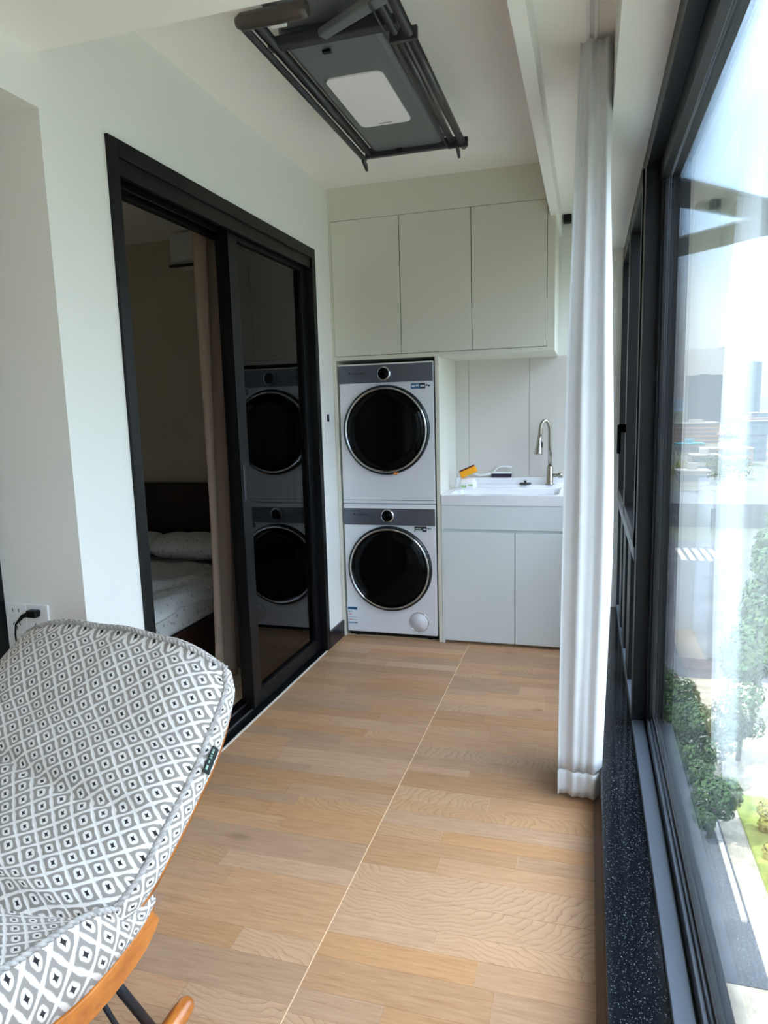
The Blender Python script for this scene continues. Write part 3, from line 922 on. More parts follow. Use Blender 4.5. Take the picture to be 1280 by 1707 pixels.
# ------------------------------------------------------------------ white curtain
ct = empty('curtain', (1.51, 2.55, 0.03), 'white full-length curtain bunched up beside the window', 'curtain')
def curtain_sheet(z, n=150):
    """snaking fold line across the track at height z"""
    t = (z - 0.02) / 2.56
    x_l = 1.432 + 0.046 * t ** 1.2 - 0.01 * math.sin(t * 3)
    x_r = 1.583 + 0.022 * math.sin(math.pi * min(1, t * 1.15)) ** 1.5 - 0.004 * t
    pts = []
    for k in range(n):
        s = k / (n - 1)
        ph = s * 5.0 * math.pi
        fx = 0.5 - 0.5 * math.cos(ph)
        x = x_l + (x_r - x_l) * fx
        y = 2.43 + 0.30 * s + 0.018 * math.sin(ph * 2 + 0.6) + 0.012 * noise.noise(Vector((s * 9, z * 1.1, 3)))
        x += 0.006 * noise.noise(Vector((s * 14, z * 1.6, 8)))
        # soft secondary pleats on the faces
        y += 0.015 * (0.4 + 0.6 * min(1, t * 2.5)) * math.sin(fx * 12.0 + 0.7 + 0.5 * t) * (1 - 0.25 * t) + 0.005 * math.sin(fx * 27.0 + 2.0)
        pts.append((x, y, z))
    return pts
def curtain_part(z0, z1, nz, off=0.0):
    mb = MB()
    rows = []
    for j in range(nz + 1):
        z = z0 + (z1 - z0) * j / nz
        rows.append(curtain_sheet(z))
    mb.ring(rows, closed_u=False, cap=False)
    return mb
o = curtain_part(0.115, 2.582, 46).build('cloth', 'curtain', ct)
md = o.modifiers.new('thick', 'SOLIDIFY'); md.thickness = 0.0022
o = curtain_part(0.02, 0.117, 4).build('hem', 'curtain', ct)
md = o.modifiers.new('thick', 'SOLIDIFY'); md.thickness = 0.003
tr = empty('curtain_track', (1.51, 3.2, 2.59), 'slim grey curtain track on the ceiling behind the pelmet', 'curtain track')
mb = MB()
mb.box(1.494, 1.504, YJ + 0.02, YE - 0.004, 2.584, 2.6, 0.001)
mb.box(1.516, 1.526, YJ + 0.02, YE - 0.004, 2.584, 2.6, 0.001)
mb.box(1.504, 1.516, YJ + 0.02, YE - 0.004, 2.594, 2.6)
mb.build('rail', 'plastic_white', tr)
bx('end_block', 'black', 1.355, 1.40, YE - 0.06, YE - 0.002, 2.555, 2.599, tr, 0.002)

# ------------------------------------------------------------------ ceiling drying rack
rk = empty('drying_rack', (0.72, 2.75, ZC), 'dark grey motorised clothes drying rack with lamp panel, folded against the ceiling', 'drying rack')
mb = MB()
rows = []
for z, i in ((ZC, 0.0), (2.672, 0.0), (2.64, 0.02), (2.634, 0.035)):
    rows.append([(x, y, z) for x, y in rrect(0.522 + i, 0.885 - i, 2.27 + i * 0.5, 3.28 - i * 0.5, 0.012, 3)])
mb.ring(rows, smooth=False)
mb.build('housing', 'grey_plastic', rk, bevel=0.004)
MB().prism(rrect(0.585, 0.80, 2.52, 2.97, 0.03, 8), 'z', 2.6285, 2.6345).build('lamp_panel', 'lamp', rk)
mb = MB()
for k in range(5):
    mb.box(0.665 + k * 0.011, 0.674 + k * 0.011, 2.945 + 0.002 * (k % 2), 2.951 + 0.002 * (k % 2), 2.628, 2.6287)
mb.build('lamp_print', 'ink', rk)
# near motor cover, set higher than the lamp body
mb = MB()
mb.box(0.54, 0.90, 2.09, 2.262, 2.675, ZC, 0.012, 3)
mb.build('motor_cover', 'grey_plastic', rk)
bx('cross_bar', 'rack_dark', 0.50, 0.935, 2.235, 2.275, 2.622, 2.655, rk, 0.004)
bx('cross_bar', 'rack_dark', 0.50, 0.945, 3.262, 3.285, 2.612, 2.655, rk, 0.004)
# long drying rods: two pairs on each side
bx('side_channel', 'rack_dark', 0.494, 0.524, 2.11, 3.265, 2.636, 2.66, rk, 0.003)
for x, z, r in ((0.487, 2.62, 0.012), (0.523, 2.632, 0.014), (0.912, 2.632, 0.014), (0.958, 2.622, 0.016)):
    MB().tube([(x, 2.075, z), (x, 3.30, z)], r, 16).build('drying_rod', 'rack_dark', rk)
MB().tube([(0.502, 2.085, 2.611), (0.502, 3.25, 2.611)], 0.004, 8).build('hanger_rail', 'rack_dark', rk)
MB().tube([(0.892, 2.085, 2.611), (0.892, 3.25, 2.611)], 0.004, 8).build('hanger_rail', 'rack_dark', rk)
# end bars
MB().tube([(0.482, 2.065, 2.617), (0.5, 2.064, 2.617), (0.69, 2.062, 2.617), (0.712, 2.062, 2.617)], [0.016, 0.024, 0.024, 0.02], 20).build('end_bar', 'rack_brown', rk)
bx('end_bracket', 'plastic_white', 0.545, 0.60, 2.10, 2.175, 2.64, 2.66, rk, 0.003)
# scissor arm folded diagonally
arm = MB()
a, b = Vector((0.69, 2.235, 2.632)), Vector((0.985, 2.06, 2.625))
d = (b - a).normalized(); nrm = d.cross(Vector((0, 0, 1)))
poly = [a + nrm * 0.017, b + nrm * 0.024, b - nrm * 0.024, a - nrm * 0.017]
arm.ring([[p + Vector((0, 0, -0.012)) for p in poly], [p + Vector((0, 0, 0.012)) for p in poly]], smooth=False)
arm.build('scissor_arm', 'grey_plastic', rk, bevel=0.004)
# hanger hooks at the ends
for x, y in ((0.489, 3.285), (0.935, 3.27)):
    mb = MB()
    mb.prism([(y - 0.02, 2.615), (y + 0.035, 2.605), (y + 0.04, 2.575), (y + 0.028, 2.58), (y - 0.02, 2.6)], 'x', x - 0.006, x + 0.006)
    mb.build('hook', 'rack_dark', rk)
for y in (2.30, 3.25):
    mb = MB()
    mb.box(0.895, 0.985, y - 0.008, y + 0.008, 2.60, 2.64, 0.002)
    mb.build('rod_bracket', 'rack_dark', rk)
for y in (2.33, 3.255):
    bx('clip', 'black', 0.655, 0.685, y - 0.008, y + 0.008, 2.622, 2.632, rk, 0.002)
for y in (2.12, 3.18):
    bx('mount_plate', 'plastic_white', 0.86, 0.905, y - 0.03, y + 0.05, 2.66, ZC, rk, 0.003)

# ------------------------------------------------------------------ rocking chair
CH0 = Vector((0.25, 1.215, 0.0))
CA = math.radians(-9.5)
E_ = Vector((math.cos(CA), math.sin(CA), 0))
B_ = Vector((-math.sin(CA), math.cos(CA), 0))
def cw(lat, a, z):
    return CH0 + E_ * lat + B_ * a + Vector((0, 0, z))
def interp(tab, s):
    for i in range(len(tab) - 1):
        if s <= tab[i + 1][0] or i == len(tab) - 2:
            s0, s1 = tab[i][0], tab[i + 1][0]
            f = min(1, max(0, (s - s0) / (s1 - s0)))
            f0 = tab[max(i - 1, 0)]; f3 = tab[min(i + 2, len(tab) - 1)]
            r = []
            for k in range(1, len(tab[i])):
                p0, p1, p2, p3 = f0[k], tab[i][k], tab[i + 1][k], f3[k]
                r.append(0.5 * (2 * p1 + (p2 - p0) * f + (2 * p0 - 5 * p1 + 4 * p2 - p3) * f * f + (3 * p1 - p0 - 3 * p2 + p3) * f ** 3))
            return r
# rear rim profile of the shell: (s, a, z, half width)
BACK = [(0.0, 0.30, 0.865, 0.33), (0.10, 0.30, 0.79, 0.385), (0.26, 0.215, 0.67, 0.408), (0.44, 0.125, 0.585, 0.412), (0.61, 0.035, 0.51, 0.412), (0.77, -0.045, 0.445, 0.402), (0.89, -0.12, 0.395, 0.36), (1.0, -0.21, 0.365, 0.28)]
SEAT = [(0.0, 0.0, 0.40, 0.38), (0.15, -0.06, 0.375, 0.39), (0.45, -0.20, 0.345, 0.385), (0.75, -0.36, 0.345, 0.36), (0.92, -0.44, 0.35, 0.31), (1.0, -0.47, 0.35, 0.26)]
def rim(tab, s, t):
    a, z, w = interp(tab, s)
    e = 1e-3
    a0, z0, _ = interp(tab, max(0, s - e)); a1, z1, _ = interp(tab, min(1, s + e))
    T = Vector((a1 - a0, z1 - z0)).normalized()
    N = Vector((T.y, -T.x))          # towards the sitter
    if N.y < 0: N = -N
    if tab is BACK:
        k = max(0, 1 - s / 0.3)
        N = (N * (1 - k) + Vector((-0.3, 0.95)) * k).normalized()
        z -= 0.04 * abs(t) ** 3 * (1 - s) ** 5
    return a, z, w, N
def pad_mesh(tab, th, puff, tuft, ns=44, nt=40, v0=0.0, part=0):
    """part 0: front face; 1: side gusset"""
    bm = bmesh.new()
    uvl = bm.loops.layers.uv.new('UVMap')
    L = [0.0]
    for i in range(1, ns + 1):
        p = interp(tab, (i - 1) / ns); q = interp(tab, i / ns)
        L.append(L[-1] + math.hypot(q[0] - p[0], q[1] - p[1]))
    def top_drop(s, t):
        return s
    def front(i, j):
        s = i / ns; t = -1 + 2 * j / nt
        a, z, w, N = rim(tab, top_drop(s, t), t)
        lat = w * t
        edge = (1 - abs(t) ** 4) ** 0.6
        ends = min(1, (s / 0.14 + 0.02)) ** 0.5 * min(1, ((1 - s) / 0.12 + 0.05)) ** 0.5
        if tab is BACK:
            lb = max(0.0, min(1.0, (s - 0.5) / 0.4)); lb = lb * lb * (3 - 2 * lb)
            th_ = th * (0.35 + 0.65 * min(1.0, s / 0.25))
            h = th_ + (puff + 0.045 * lb * (1 - abs(t) ** 2.5)) * edge * ends
        else:
            k = max(0.0, min(1.0, s / 0.42)); k = k * k * (3 - 2 * k)
            h = 0.05 + (th - 0.05) * k + (puff - 0.11 * max(0.0, 1 - s / 0.8)) * edge * ends
        for s0, dp, wd in tuft:
            h -= dp * math.exp(-((s - s0 - 0.03 * math.sin(t * 3)) / wd) ** 2) * (1 - abs(t) ** 6)
        h += 0.006 * noise.noise(Vector((lat * 9, s * 5, part)))
        return cw(lat, a + N.x * h, z + N.y * h), (lat, -(v0 + L[i]))
    if part == 0:
        vs = {}
        for i in range(ns + 1):
            for j in range(nt + 1):
                p, uv = front(i, j)
                vs[i, j] = (bm.verts.new(p), uv)
        for i in range(ns):
            for j in range(nt):
                k = [(i, j), (i, j + 1), (i + 1, j + 1), (i + 1, j)]
                f = bm.faces.new([vs[x][0] for x in k])
                f.smooth = True
                for lp, x in zip(f.loops, k):
                    lp[uvl].uv = vs[x][1]
    # perimeter
    per = [(i, nt) for i in range(ns + 1)] + [(ns, j) for j in range(nt - 1, -1, -1)] + [(i, 0) for i in range(ns - 1, -1, -1)] + [(0, j) for j in range(1, nt)]
    fr = [front(i, j)[0] for i, j in per]
    bk = []
    for i, j in per:
        s = i / ns; t = -1 + 2 * j / nt
        a, z, w, N = rim(tab, s, t)
        bk.append(cw(w * t, a, z))
    return bm, uvl, fr, bk, per
def finish(bm, name, m, parent, sub=0):
    bmesh.ops.recalc_face_normals(bm, faces=bm.faces[:])
    o0 = world_loc(parent)
    bmesh.ops.translate(bm, verts=bm.verts[:], vec=-o0)
    me = bpy.data.meshes.new(name)
    bm.to_mesh(me); bm.free()
    me.materials.append(MT[m])
    o = bpy.data.objects.new(name, me)
    COL.objects.link(o)
    o.parent = parent
    return o
def gusset_mesh(fr, bk, shift):
    bm = bmesh.new()
    uvl = bm.loops.layers.uv.new('UVMap')
    n = len(fr); nr = 5
    L = [0.0]
    for i in range(n):
        L.append(L[-1] + (fr[(i + 1) % n] - fr[i]).length)
    cen = sum(fr, Vector()) / n
    rows = []
    for r in range(nr + 1):
        f = r / nr
        row = []
        for i in range(n):
            p = fr[i].lerp(bk[i], f)
            out = (p - cen); out.z *= 0.4
            p = p + out.normalized() * 0.014 * math.sin(math.pi * f)
            row.append(bm.verts.new(p))
        rows.append(row)
    for r in range(nr):
        for i in range(n):
            f = bm.faces.new((rows[r][i], rows[r][(i + 1) % n], rows[r + 1][(i + 1) % n], rows[r + 1][i]))
            f.smooth = True
            for lp, (ii, rr) in zip(f.loops, ((i, r), (i + 1, r), (i + 1, r + 1), (i, r + 1))):
                lp[uvl].uv = (shift + rr / nr * 0.1, L[ii])
    bm.faces.new(rows[-1])
    return bm
def braid(path, r, name, m, parent, closed=True):
    """two cords twisted about each other along a path"""
    n0 = len(path)
    pts = []
    L = 0
    for i in range(n0):
        a = path[i]; b = path[(i + 1) % n0]
        k = max(1, int((b - a).length / 0.0045))
        for q in range(k):
            pts.append(a.lerp(b, q / k))
    mb = MB()
    for ph in (0, math.pi):
        out = []
        acc = 0
        prev = None
        for i, p in enumerate(pts):
            d = (pts[(i + 1) % len(pts)] - pts[i - 1]).normalized()
            a = Vector((0, 0, 1)).cross(d)
            if a.length < 1e-3: a = Vector((1, 0, 0))
            a.normalize(); b = d.cross(a)
            acc += (p - pts[i - 1]).length if i else 0
            an = acc / 0.026 * 2 * math.pi + ph
            out.append(p + (a * math.cos(an) + b * math.sin(an)) * r * 0.75)
        mb.tube(out, r, 7, closed=True)
    return mb.build(name, m, parent)

chair = empty('rocking_chair', CH0, 'rocking chair with grey and white ogee pattern cushion and honey coloured wooden frame', 'chair')
bm, uvl, fr, bk, per = pad_mesh(BACK, 0.062, 0.055, [(0.53, 0.015, 0.022)], 48, 44, 0.0)
bc = finish(bm, 'back_cushion', 'ogee', chair)
finish(gusset_mesh(fr, bk, 0.02), 'back_gusset', 'ogee', chair)
braid([p for p in fr], 0.0046, 'back_welt', 'welt', chair)
frB, perB, bkB = fr, per, bk
bm, uvl, fr, bk, per = pad_mesh(SEAT, 0.165, 0.02, [], 36, 40, 0.8)
sc_ = finish(bm, 'seat_cushion', 'ogee', chair)
finish(gusset_mesh(fr, bk, 0.05), 'seat_gusset', 'ogee', chair)
braid([p for p in fr], 0.0046, 'seat_welt', 'welt', chair)
# wooden shell: back panel and seat bowl following the rims
def shell(tab, inset, depth, ns=24, nt=20, name='shell'):
    mb = MB()
    g = []
    for i in range(ns + 1):
        row = []
        s = i / ns
        for j in range(nt + 1):
            t = -1 + 2 * j / nt
            a, z, w, N = rim(tab, s, t)
            h = -inset - depth * (1 - abs(t) ** 2.2) * min(1, s / 0.1 + 0.1) * min(1, (1 - s) / 0.1 + 0.1)
            row.append(cw((w - 0.006) * t, a + N.x * h, z + N.y * h))
        g.append(row)
    mb.ring(g, closed_u=False, cap=False)
    o = mb.build(name, 'chair_wood', chair)
    md = o.modifiers.new('thick', 'SOLIDIFY'); md.thickness = 0.014; md.offset = 0
    return o
shell(BACK, 0.008, 0.02, name='back_shell')
shell(SEAT, 0.01, 0.05, name='seat_shell')
# armrest-like wooden side rails under the cushion
for sg in (-1, 1):
    pts = []
    for s in [k / 14 for k in range(15)]:
        a, z, w, N = rim(SEAT, s * 0.95, 1)
        pts.append(cw(sg * (w - 0.012), a, z - 0.022 - 0.012 * math.sin(math.pi * s)))
    mb = MB()
    rows = []
    for i, p in enumerate(pts):
        d = (pts[min(i + 1, 14)] - pts[max(i - 1, 0)]).normalized()
        sd = d.cross(Vector((0, 0, 1))).normalized(); u_ = sd.cross(d)
        rows.append([p + sd * x * 0.014 + u_ * y * 0.03 for x, y in ((1, 1), (-1, 1), (-1, -1), (1, -1))])
    mb.ring(rows, smooth=False)
    mb.build('side_rail', 'chair_wood', chair, bevel=0.004)
# rockers
for sg in (-1, 1):
    pts = []
    for k in range(25):
        a = 0.12 - 0.72 * k / 24
        z = 0.026 + 0.55 * (a + 0.20) ** 2 * 1.0
        pts.append(cw(sg * 0.365, a, z))
    rr = [0.012, 0.021] + [0.0235] * 21 + [0.021, 0.012]
    pts[0] = pts[1] + (pts[0] - pts[1]) * 0.35
    mb = MB()
    mb.tube(pts, rr, 18)
    mb.build('rocker', 'chair_wood', chair)
    def rk_pt(a): return cw(sg * 0.365, a, 0.026 + 0.55 * (a + 0.2) ** 2 + 0.015)
    for a0, a1, r in ((-0.10, -0.0, 0.011), (-0.28, -0.40, 0.011)):
        MB().tube([cw(sg * 0.30, a0, 0.33), rk_pt(a1)], r, 14).build('strut', 'rod', chair)
    MB().tube([cw(sg * 0.28, -0.12, 0.32), rk_pt(-0.06)], 0.006, 12).build('brace', 'rod', chair)
MB().tube([cw(-0.28, -0.19, 0.30), cw(0.28, -0.19, 0.30)], 0.011, 14).build('cross_tube', 'rod', chair)
# dark woven tag on the gusset
idx = [k for k, (i, j) in enumerate(perB) if j == 44 and i == 15][0]
p = frB[idx]; dn = (frB[idx + 2] - frB[idx - 2]).normalized()
sd = (bkB[idx] - frB[idx]).normalized()
nn = dn.cross(sd).normalized()
if nn.dot(E_) < 0: nn = -nn
c = p + sd * 0.02 + nn * 0.016
def quad_box(c, u, v, n, hu, hv, hn):
    mb = MB()
    mb.ring([[c + u * x * hu + v * y * hv + n * k * hn for x, y in ((1, 1), (-1, 1), (-1, -1), (1, -1))] for k in (-1, 1)], smooth=False)
    return mb
tg = quad_box(c, dn, sd, nn, 0.030, 0.013, 0.001).build('tag', 'tag', chair)
for k, (x, y, hu, hv) in enumerate(((-0.019, -0.003, 0.005, 0.0012), (-0.019, -0.007, 0.005, 0.0012), (-0.016, -0.005, 0.001, 0.005), (-0.007, -0.003, 0.004, 0.0012), (-0.004, -0.005, 0.001, 0.005), (-0.009, -0.006, 0.001, 0.004), (0.005, -0.005, 0.003, 0.002), (0.018, -0.005, 0.005, 0.004))):
    quad_box(c + dn * x + sd * y + nn * 0.0012, dn, sd, nn, hu, hv, 0.0003).build('tag_print', 'tag_print', tg)

# ------------------------------------------------------------------ bedroom
bed = empty('bed', (-1.6, 3.6, 0), 'dark wooden bed beyond the sliding door', 'bed')
MB().box(-2.6, -0.62, 4.46, 4.54, 0.0, 0.955, 0.01).build('headboard', 'headboard', bed)
MB().box(-2.55, -0.62, 2.72, 4.46, 0.06, 0.26, 0.01).build('bed_base', 'bed_base', bed)
MB().box(-2.53, -0.63, 2.74, 4.46, 0.26, 0.40, 0.03, 3).build('mattress', 'floral', bed)
for x, y in ((-2.45, 2.85), (-0.80, 2.85), (-2.45, 4.35), (-0.80, 4.35)):
    MB().box(x - 0.03, x + 0.03, y - 0.03, y + 0.03, 0.0, 0.06).build('leg', 'headboard', bed)
dv_ = empty('quilt', (-1.5, 3.5, 0.43), 'rumpled white floral quilt spread over the bed', 'quilt')
mb = MB()
g = []
for i in range(49):
    row = []
    u = i / 48
    for j in range(49):
        v = j / 48
        x = -2.56 + 1.98 * u
        y = 2.68 + 1.30 * v
        z = 0.43 + 0.05 * noise.noise(Vector((x * 3.1, y * 3.3, 1))) + 0.02 * noise.noise(Vector((x * 9, y * 8, 4)))
        over = max(0, x + 0.66)
        if over > 0:
            z -= over * 0.8; x = -0.66 + over * 0.5 + 0.02 * math.sin(y * 13)
        ov = max(0, 2.8 - y)
        if ov > 0:
            z -= ov * 1.4; y = 2.8 - ov * 0.4
        row.append((x, y, z + 0.02))
    g.append(row)
mb.ring(g, closed_u=False, cap=False)
o = mb.build('quilt_cloth', 'floral', dv_)
md = o.modifiers.new('thick', 'SOLIDIFY'); md.thickness = 0.02
ql = bx('care_tag', 'plastic_white', -0.598, -0.594, 2.95, 3.0, 0.20, 0.31, dv_)
for k, (px, py, lb) in enumerate(((-1.15, 4.22, 'white floral pillow nearest the brown curtain, against the dark headboard'), (-1.75, 4.22, 'white floral pillow farther from the brown curtain, against the dark headboard'))):
    pw = MB()
    rows = []
    for i in range(17):
        u = -1 + 2 * i / 16
        r = []
        for j in range(24):
            a = 2 * math.pi * j / 24
            hw = (1 - abs(u) ** 5) ** 0.25
            r.append((px + 0.29 * u, py + 0.19 * math.cos(a) * (0.35 + 0.65 * hw), 0.535 + 0.09 * math.sin(a) * (0.12 + 0.88 * hw) + 0.01 * noise.noise(Vector((u * 4, a, k)))))
        rows.append(r)
    pw.ring(rows)
    o = pw.build('pillow', 'floral', None, origin=(px, py, 0.45))
    tag(o, lb, 'pillow', 'pillows on the bed')
ac = empty('air_conditioner', (-1.1, 4.5, 2.2), 'white wall-mounted air conditioner high on the bedroom wall', 'air conditioner')
MB().box(-1.265, -0.60, 4.33, 4.547, 2.47, 2.69, 0.03, 4).build('body', 'ac', ac)
MB().box(-1.25, -0.61, 4.30, 4.36, 2.455, 2.475, 0.006, 2, Matrix.Rotation(math.radians(12), 3, 'X')).build('louvre', 'rack_dark', ac)
bc_ = empty('brown_curtain', (-0.27, 3.1, 0.06), 'brown curtain gathered inside the bedroom next to the door panels', 'curtain')
mb = MB()
rows = []
for j in range(31):
    z = 0.07 + 2.5 * j / 30
    row = []
    for k in range(60):
        s = k / 59
        y = 2.98 + 0.09 * j / 30 + 0.8 * s
        row.append((-0.30 + 0.035 * math.sin(s * 38 + 0.4 * math.sin(z * 2)), y, z))
    rows.append(row)
mb.ring(rows, closed_u=False, cap=False)
o = mb.build('cloth', 'brown_curtain', bc_)
md = o.modifiers.new('thick', 'SOLIDIFY'); md.thickness = 0.004

# ------------------------------------------------------------------ outside
GZ = -30.0
def ground_mat(name, c1, c2, scale, rough=0.9):
    t = NT(name)
    g = t.n('ShaderNodeNewGeometry').outputs['Position']
    f = t.noise(scale, 6, g, 0.6)
    t.bsdf(t.ramp(f, [(0.35, c1), (0.65, c2)]), rough)
    return t.m
MT['asphalt'] = ground_mat('asphalt', S(72, 77, 84), S(96, 100, 106), 0.2)
MT['paving'] = ground_mat('paving', S(140, 136, 122), S(172, 167, 152), 0.8)
MT['lawn'] = ground_mat('lawn', S(92, 110, 52), S(136, 146, 76), 0.9)
MT['city'] = ground_mat('city_ground', S(64, 76, 60), S(104, 106, 98), 0.02)
MT['tree'] = ground_mat('leaves_green', S(36, 58, 34), S(76, 104, 62), 0.9)
MT['tree2'] = ground_mat('leaves_olive', S(108, 112, 58), S(150, 148, 84), 1.1)
MT['trunk'] = simple('bark', S(80, 66, 52), 0.9, var=0.2)
MT['bld_grey'] = simple('tower_grey', S(92, 104, 120), 0.6, var=0.08, scale=0.05)
MT['bld_white'] = simple('block_white', S(150, 149, 146), 0.7, var=0.08, scale=0.2)
MT['bld_pink'] = simple('block_pink', S(150, 126, 114), 0.7, var=0.08, scale=0.2)
MT['roof_brown'] = simple('roof_brown', S(120, 100, 96), 0.8, var=0.1, scale=0.3)
MT['roof_teal'] = simple('roof_teal', S(70, 140, 152), 0.6, var=0.08, scale=0.3)
MT['bld_window'] = simple('far_window', S(96, 112, 124), 0.25)
MT['lane'] = simple('lane_paint', S(190, 190, 184), 0.8)
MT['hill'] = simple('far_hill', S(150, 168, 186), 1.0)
gnd = bx('ground', 'city', -300, 2600, -300, 2600, GZ - 1, GZ, kind='structure')
bx('street', 'asphalt', -10, 45, 82, 168, GZ, GZ + 0.05, kind='structure')
bx('road', 'asphalt', -10, 90, 186, 214, GZ, GZ + 6.0, kind='structure')
bx('plaza', 'paving', -10, 60, 30, 82, GZ, GZ + 0.06, kind='structure')
bx('driveway', 'asphalt', 3, 11.4, 37, 78, GZ, GZ + 0.12, kind='structure')
ln = MB()
for k in range(6):
    ln.box(20 + k * 1.6, 20.9 + k * 1.6, 146, 158, GZ + 0.05, GZ + 0.09)
tag(ln.build('crosswalk', 'lane'), kind='structure')
for k, y in enumerate((66, 58, 50)):
    bx('kerb', 'lane', 10.9 + 0.0 * k, 11.2, y - 8, y - 0.1, GZ + 0.06, GZ + 0.3, kind='structure')
bx('lawn', 'lawn', 13.0, 22, 45, 57, GZ + 0.06, GZ + 0.2, kind='structure')

def building(name, x, y, w, d, h, wall, roof, floors, label, roof_kind='flat', rot=0.0, z0=GZ):
    r = empty(name, (x, y, z0), label, 'building', None)
    MB().box(x - w / 2, x + w / 2, y - d / 2, y + d / 2, z0, z0 + h).build('walls', wall, r)
    n = max(2, int(w / 3.2))
    for f in range(floors):
        fz = z0 + h * (f + 0.35) / floors
        mb = MB()
        mb.box(x - w * 0.46, x + w * 0.46, y - d / 2 - 0.15, y - d / 2 + 0.2, fz, fz + h / floors * 0.42)
        mb.box(x - w / 2 - 0.15, x - w / 2 + 0.2, y - d * 0.44, y + d * 0.44, fz, fz + h / floors * 0.42)
        mb.build('window_band', 'bld_window', r)
    if roof_kind == 'flat':
        mb = MB()
        mb.box(x - w / 2 - 0.3, x + w / 2 + 0.3, y - d / 2 - 0.3, y + d / 2 + 0.3, z0 + h, z0 + h + 0.6)
        mb.box(x - w * 0.15, x + w * 0.15, y - d * 0.1, y + d * 0.2, z0 + h + 0.6, z0 + h + 3)
        mb.build('roof', roof, r)
    else:
        mb = MB()
        mb.prism([(x - w / 2 - 1.2, z0 + h), (x, z0 + h + w * 0.28), (x + w / 2 + 1.2, z0 + h)], 'y', y - d / 2 - 1, y + d / 2 + 1)
        mb.build('roof', roof, r)
    return r
building('tower_block', 158, 1080, 44, 30, 66, 'bld_grey', 'bld_grey', 18, 'wide grey tower block on the horizon nearest the window mullion')
building('tower_block', 206, 1010, 16, 20, 78, 'bld_grey', 'bld_grey', 20, 'slim grey tower block on the horizon beside the wide one')
building('tower_block', 288, 1010, 40, 30, 84, 'bld_white', 'bld_grey', 20, 'pale tower block on the horizon at the right edge of the window')
building('apartment_block', 78, 560, 30, 20, 15, 'bld_pink', 'bld_white', 5, 'pinkish apartment block below the wide grey tower')
building('pitched_roof_house', 92, 480, 20, 16, 10, 'bld_white', 'roof_brown', 3, 'pale house with a brown pitched roof in front of the towers', 'gable')
building('teal_roof_hall', 60, 450, 15, 16, 6, 'bld_white', 'roof_teal', 1, 'low hall with a teal roof beside the mullion')
building('low_block', 66, 370, 22, 12, 8, 'bld_pink', 'bld_white', 2, 'low pinkish block with white roof behind the green trees')
building('low_block', 52, 340, 12, 12, 7, 'bld_white', 'bld_white', 2, 'low white block close to the mullion behind the olive tree')
building('white_hut', 40, 285, 11, 9, 5, 'bld_white', 'bld_white', 1, 'small white flat-roofed hut above the road')
building('office_block', 92, 330, 30, 18, 15, 'bld_white', 'bld_grey', 4, 'white office block at the right edge of the window')
building('office_block', 96, 400, 34, 18, 20, 'bld_grey', 'bld_grey', 5, 'grey office block behind the white office block')
rr_ = random.Random(5)
for k, (x, y) in enumerate(((120, 620), (140, 700), (175, 760), (110, 760), (215, 700))):
    building('distant_block', x, y, 26 + 8 * (k % 3), 16, 10 + 4 * (k % 3), ('bld_white', 'bld_pink', 'bld_grey')[k % 3], ('bld_white', 'roof_brown')[k % 2], 3,
             ('white low block with pale flat roof, far off among the houses', 'pinkish low block with brown flat roof, far off among the houses', 'grey low block with pale flat roof, far off among the houses', 'white low block with brown flat roof, far off among the houses', 'pinkish low block with pale flat roof, far off among the houses')[k])
hl = MB()
hp_ = [(-400, GZ)] + [(x, GZ + 40 + 26 * noise.noise(Vector((x * 0.004, 0, 0))) + 10 * noise.noise(Vector((x * 0.015, 3, 0)))) for x in range(-400, 2000, 40)] + [(2000, GZ)]
hl.prism(hp_, 'y', 2300, 2350)
tag(hl.build('hills', 'hill'), kind='structure')

def tree(x, y, h, rad, leaf, label, seed, n=900, squash=1.0, z0=GZ):
    rnd = random.Random(seed)
    r = empty('tree', (x, y, z0), label, 'tree', 'trees below the window')
    MB().tube([(x, y, z0), (x + 0.2, y, z0 + h * 0.5), (x, y + 0.2, z0 + h * 0.8)], [0.22, 0.16, 0.06], 8).build('trunk', 'trunk', r)
    blobs = [(Vector((x + rnd.uniform(-.55, .55) * rad, y + rnd.uniform(-.55, .55) * rad, z0 + h * rnd.uniform(0.28, 0.84))), rad * rnd.uniform(0.4, 0.65)) for _ in range(8)]
    verts, faces = [], []
    for k in range(n):
        c, br_ = rnd.choice(blobs)
        d = Vector((rnd.gauss(0, 1), rnd.gauss(0, 1), rnd.gauss(0, 1))).normalized()
        p = c + d * br_ * rnd.uniform(0.75, 1.0) * Vector((1, 1, squash)).length / 1.732
        s = rnd.uniform(0.10, 0.2) * max(1, rad / 2.2)
        nrm = (d + Vector((rnd.uniform(-.6, .6), rnd.uniform(-.6, .6), rnd.uniform(-.2, .9)))).normalized()
        a = nrm.orthogonal().normalized(); b = nrm.cross(a)
        i = len(verts)
        verts += [p + a * s, p + b * s * 0.7, p - a * s, p - b * s * 0.7]
        faces.append((i, i + 1, i + 2, i + 3))
    me = bpy.data.meshes.new('crown')
    o0 = Vector((x, y, z0))
    me.from_pydata([tuple(v - o0) for v in verts], [], faces)
    me.materials.append(MT[leaf])
    o = bpy.data.objects.new('crown', me)
    COL.objects.link(o)
    o.parent = r
    o['kind'] = 'stuff'
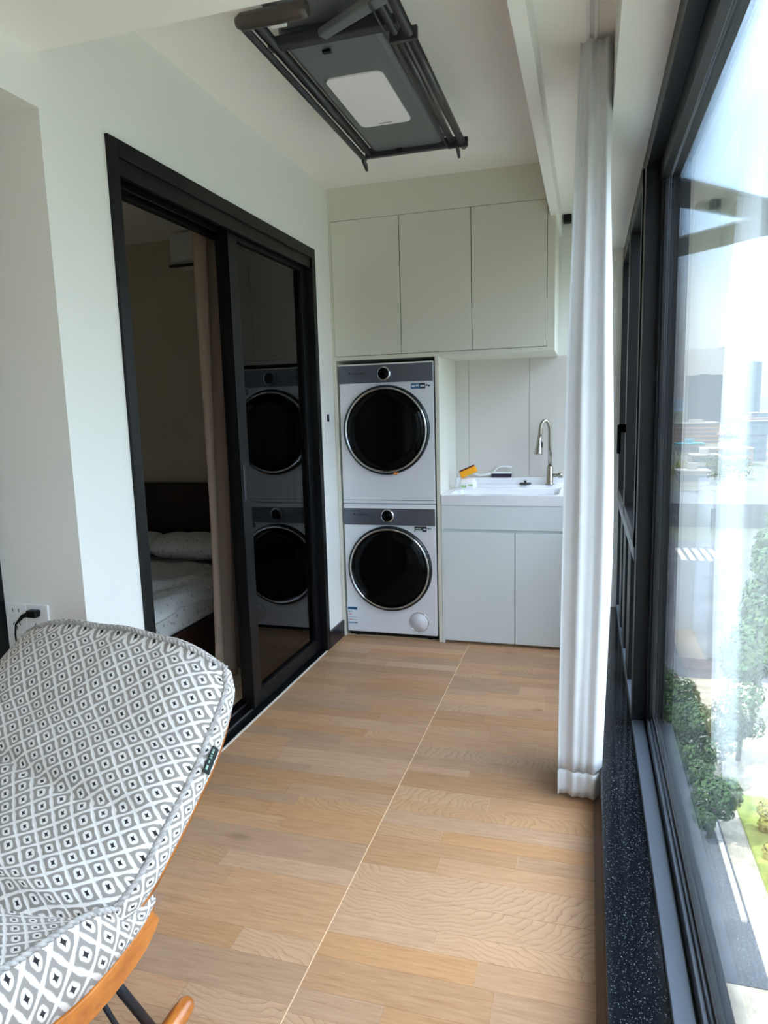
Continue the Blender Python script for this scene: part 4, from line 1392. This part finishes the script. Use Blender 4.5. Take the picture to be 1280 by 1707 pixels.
TREES = [(10.2, 58, 8, 2.4, 'tree', 'dark green tree directly below, nearest the mullion'), (14.6, 63, 7, 2.2, 'tree', 'second dark green tree directly below, by the driveway'),
         (9.8, 66, 8, 2.6, 'tree', 'dark green tree below, behind the one nearest the mullion'), (17.5, 72, 10, 3.6, 'tree', 'large green tree beyond the lawn'),
         (21, 84, 10, 4.0, 'tree', 'large green tree behind the one beyond the lawn'), (26, 104, 11, 4.4, 'tree', 'broad green tree at the corner of the street'),
         (32, 124, 12, 4.6, 'tree', 'broad green tree farther along the street'), (37, 140, 12, 5.0, 'tree', 'broad green tree next to the far end of the street'),
         (10.4, 50.5, 6, 1.9, 'tree', 'lowest dark green tree directly below, beside the driveway kerb'),
         (14.1, 46.3, 2.4, 1.3, 'tree2', 'olive bush at the edge of the lawn by the pale paving'), (14.6, 52.5, 2.0, 1.0, 'tree2', 'olive bush on the lawn near the path'),
         (36, 300, 9, 4.5, 'tree2', 'round olive tree behind the white hut'), (50, 298, 10, 6, 'tree', 'green tree to the right of the white hut'), (60, 305, 10, 6, 'tree', 'green tree farther right of the white hut'),
         (70, 255, 10, 6, 'tree', 'green tree above the elevated road at the right')]
for k, (x, y, h, rad, lf, lb) in enumerate(TREES):
    tree(x, y, h, rad, lf, lb, 100 + k, n=2600 if y < 150 else 500)
# made-up V-shaped slab, added to give a dark angled outline beyond the casement
lg = MB()
outer = [(1.86, 3.70), (2.86, 4.80), (2.86, 4.95), (1.86, 5.95)]
inner = [(1.97, 4.27), (2.40, 4.72), (2.06, 5.07)]
zl0, zl1 = 2.50, 2.515
polys = [[(1.86, 3.70), (2.86, 4.80), (2.40, 4.72), (1.97, 4.27)], [(2.86, 4.80), (2.86, 4.95), (1.86, 5.95), (2.06, 5.07), (2.40, 4.72)], [(1.86, 3.70), (1.97, 4.27), (2.06, 5.07), (1.86, 5.95)]]
for pl2 in polys:
    lg.prism(pl2, 'z', zl0, zl1)
tag(lg.build('added_slab_outside', 'added_slab'), kind='structure')
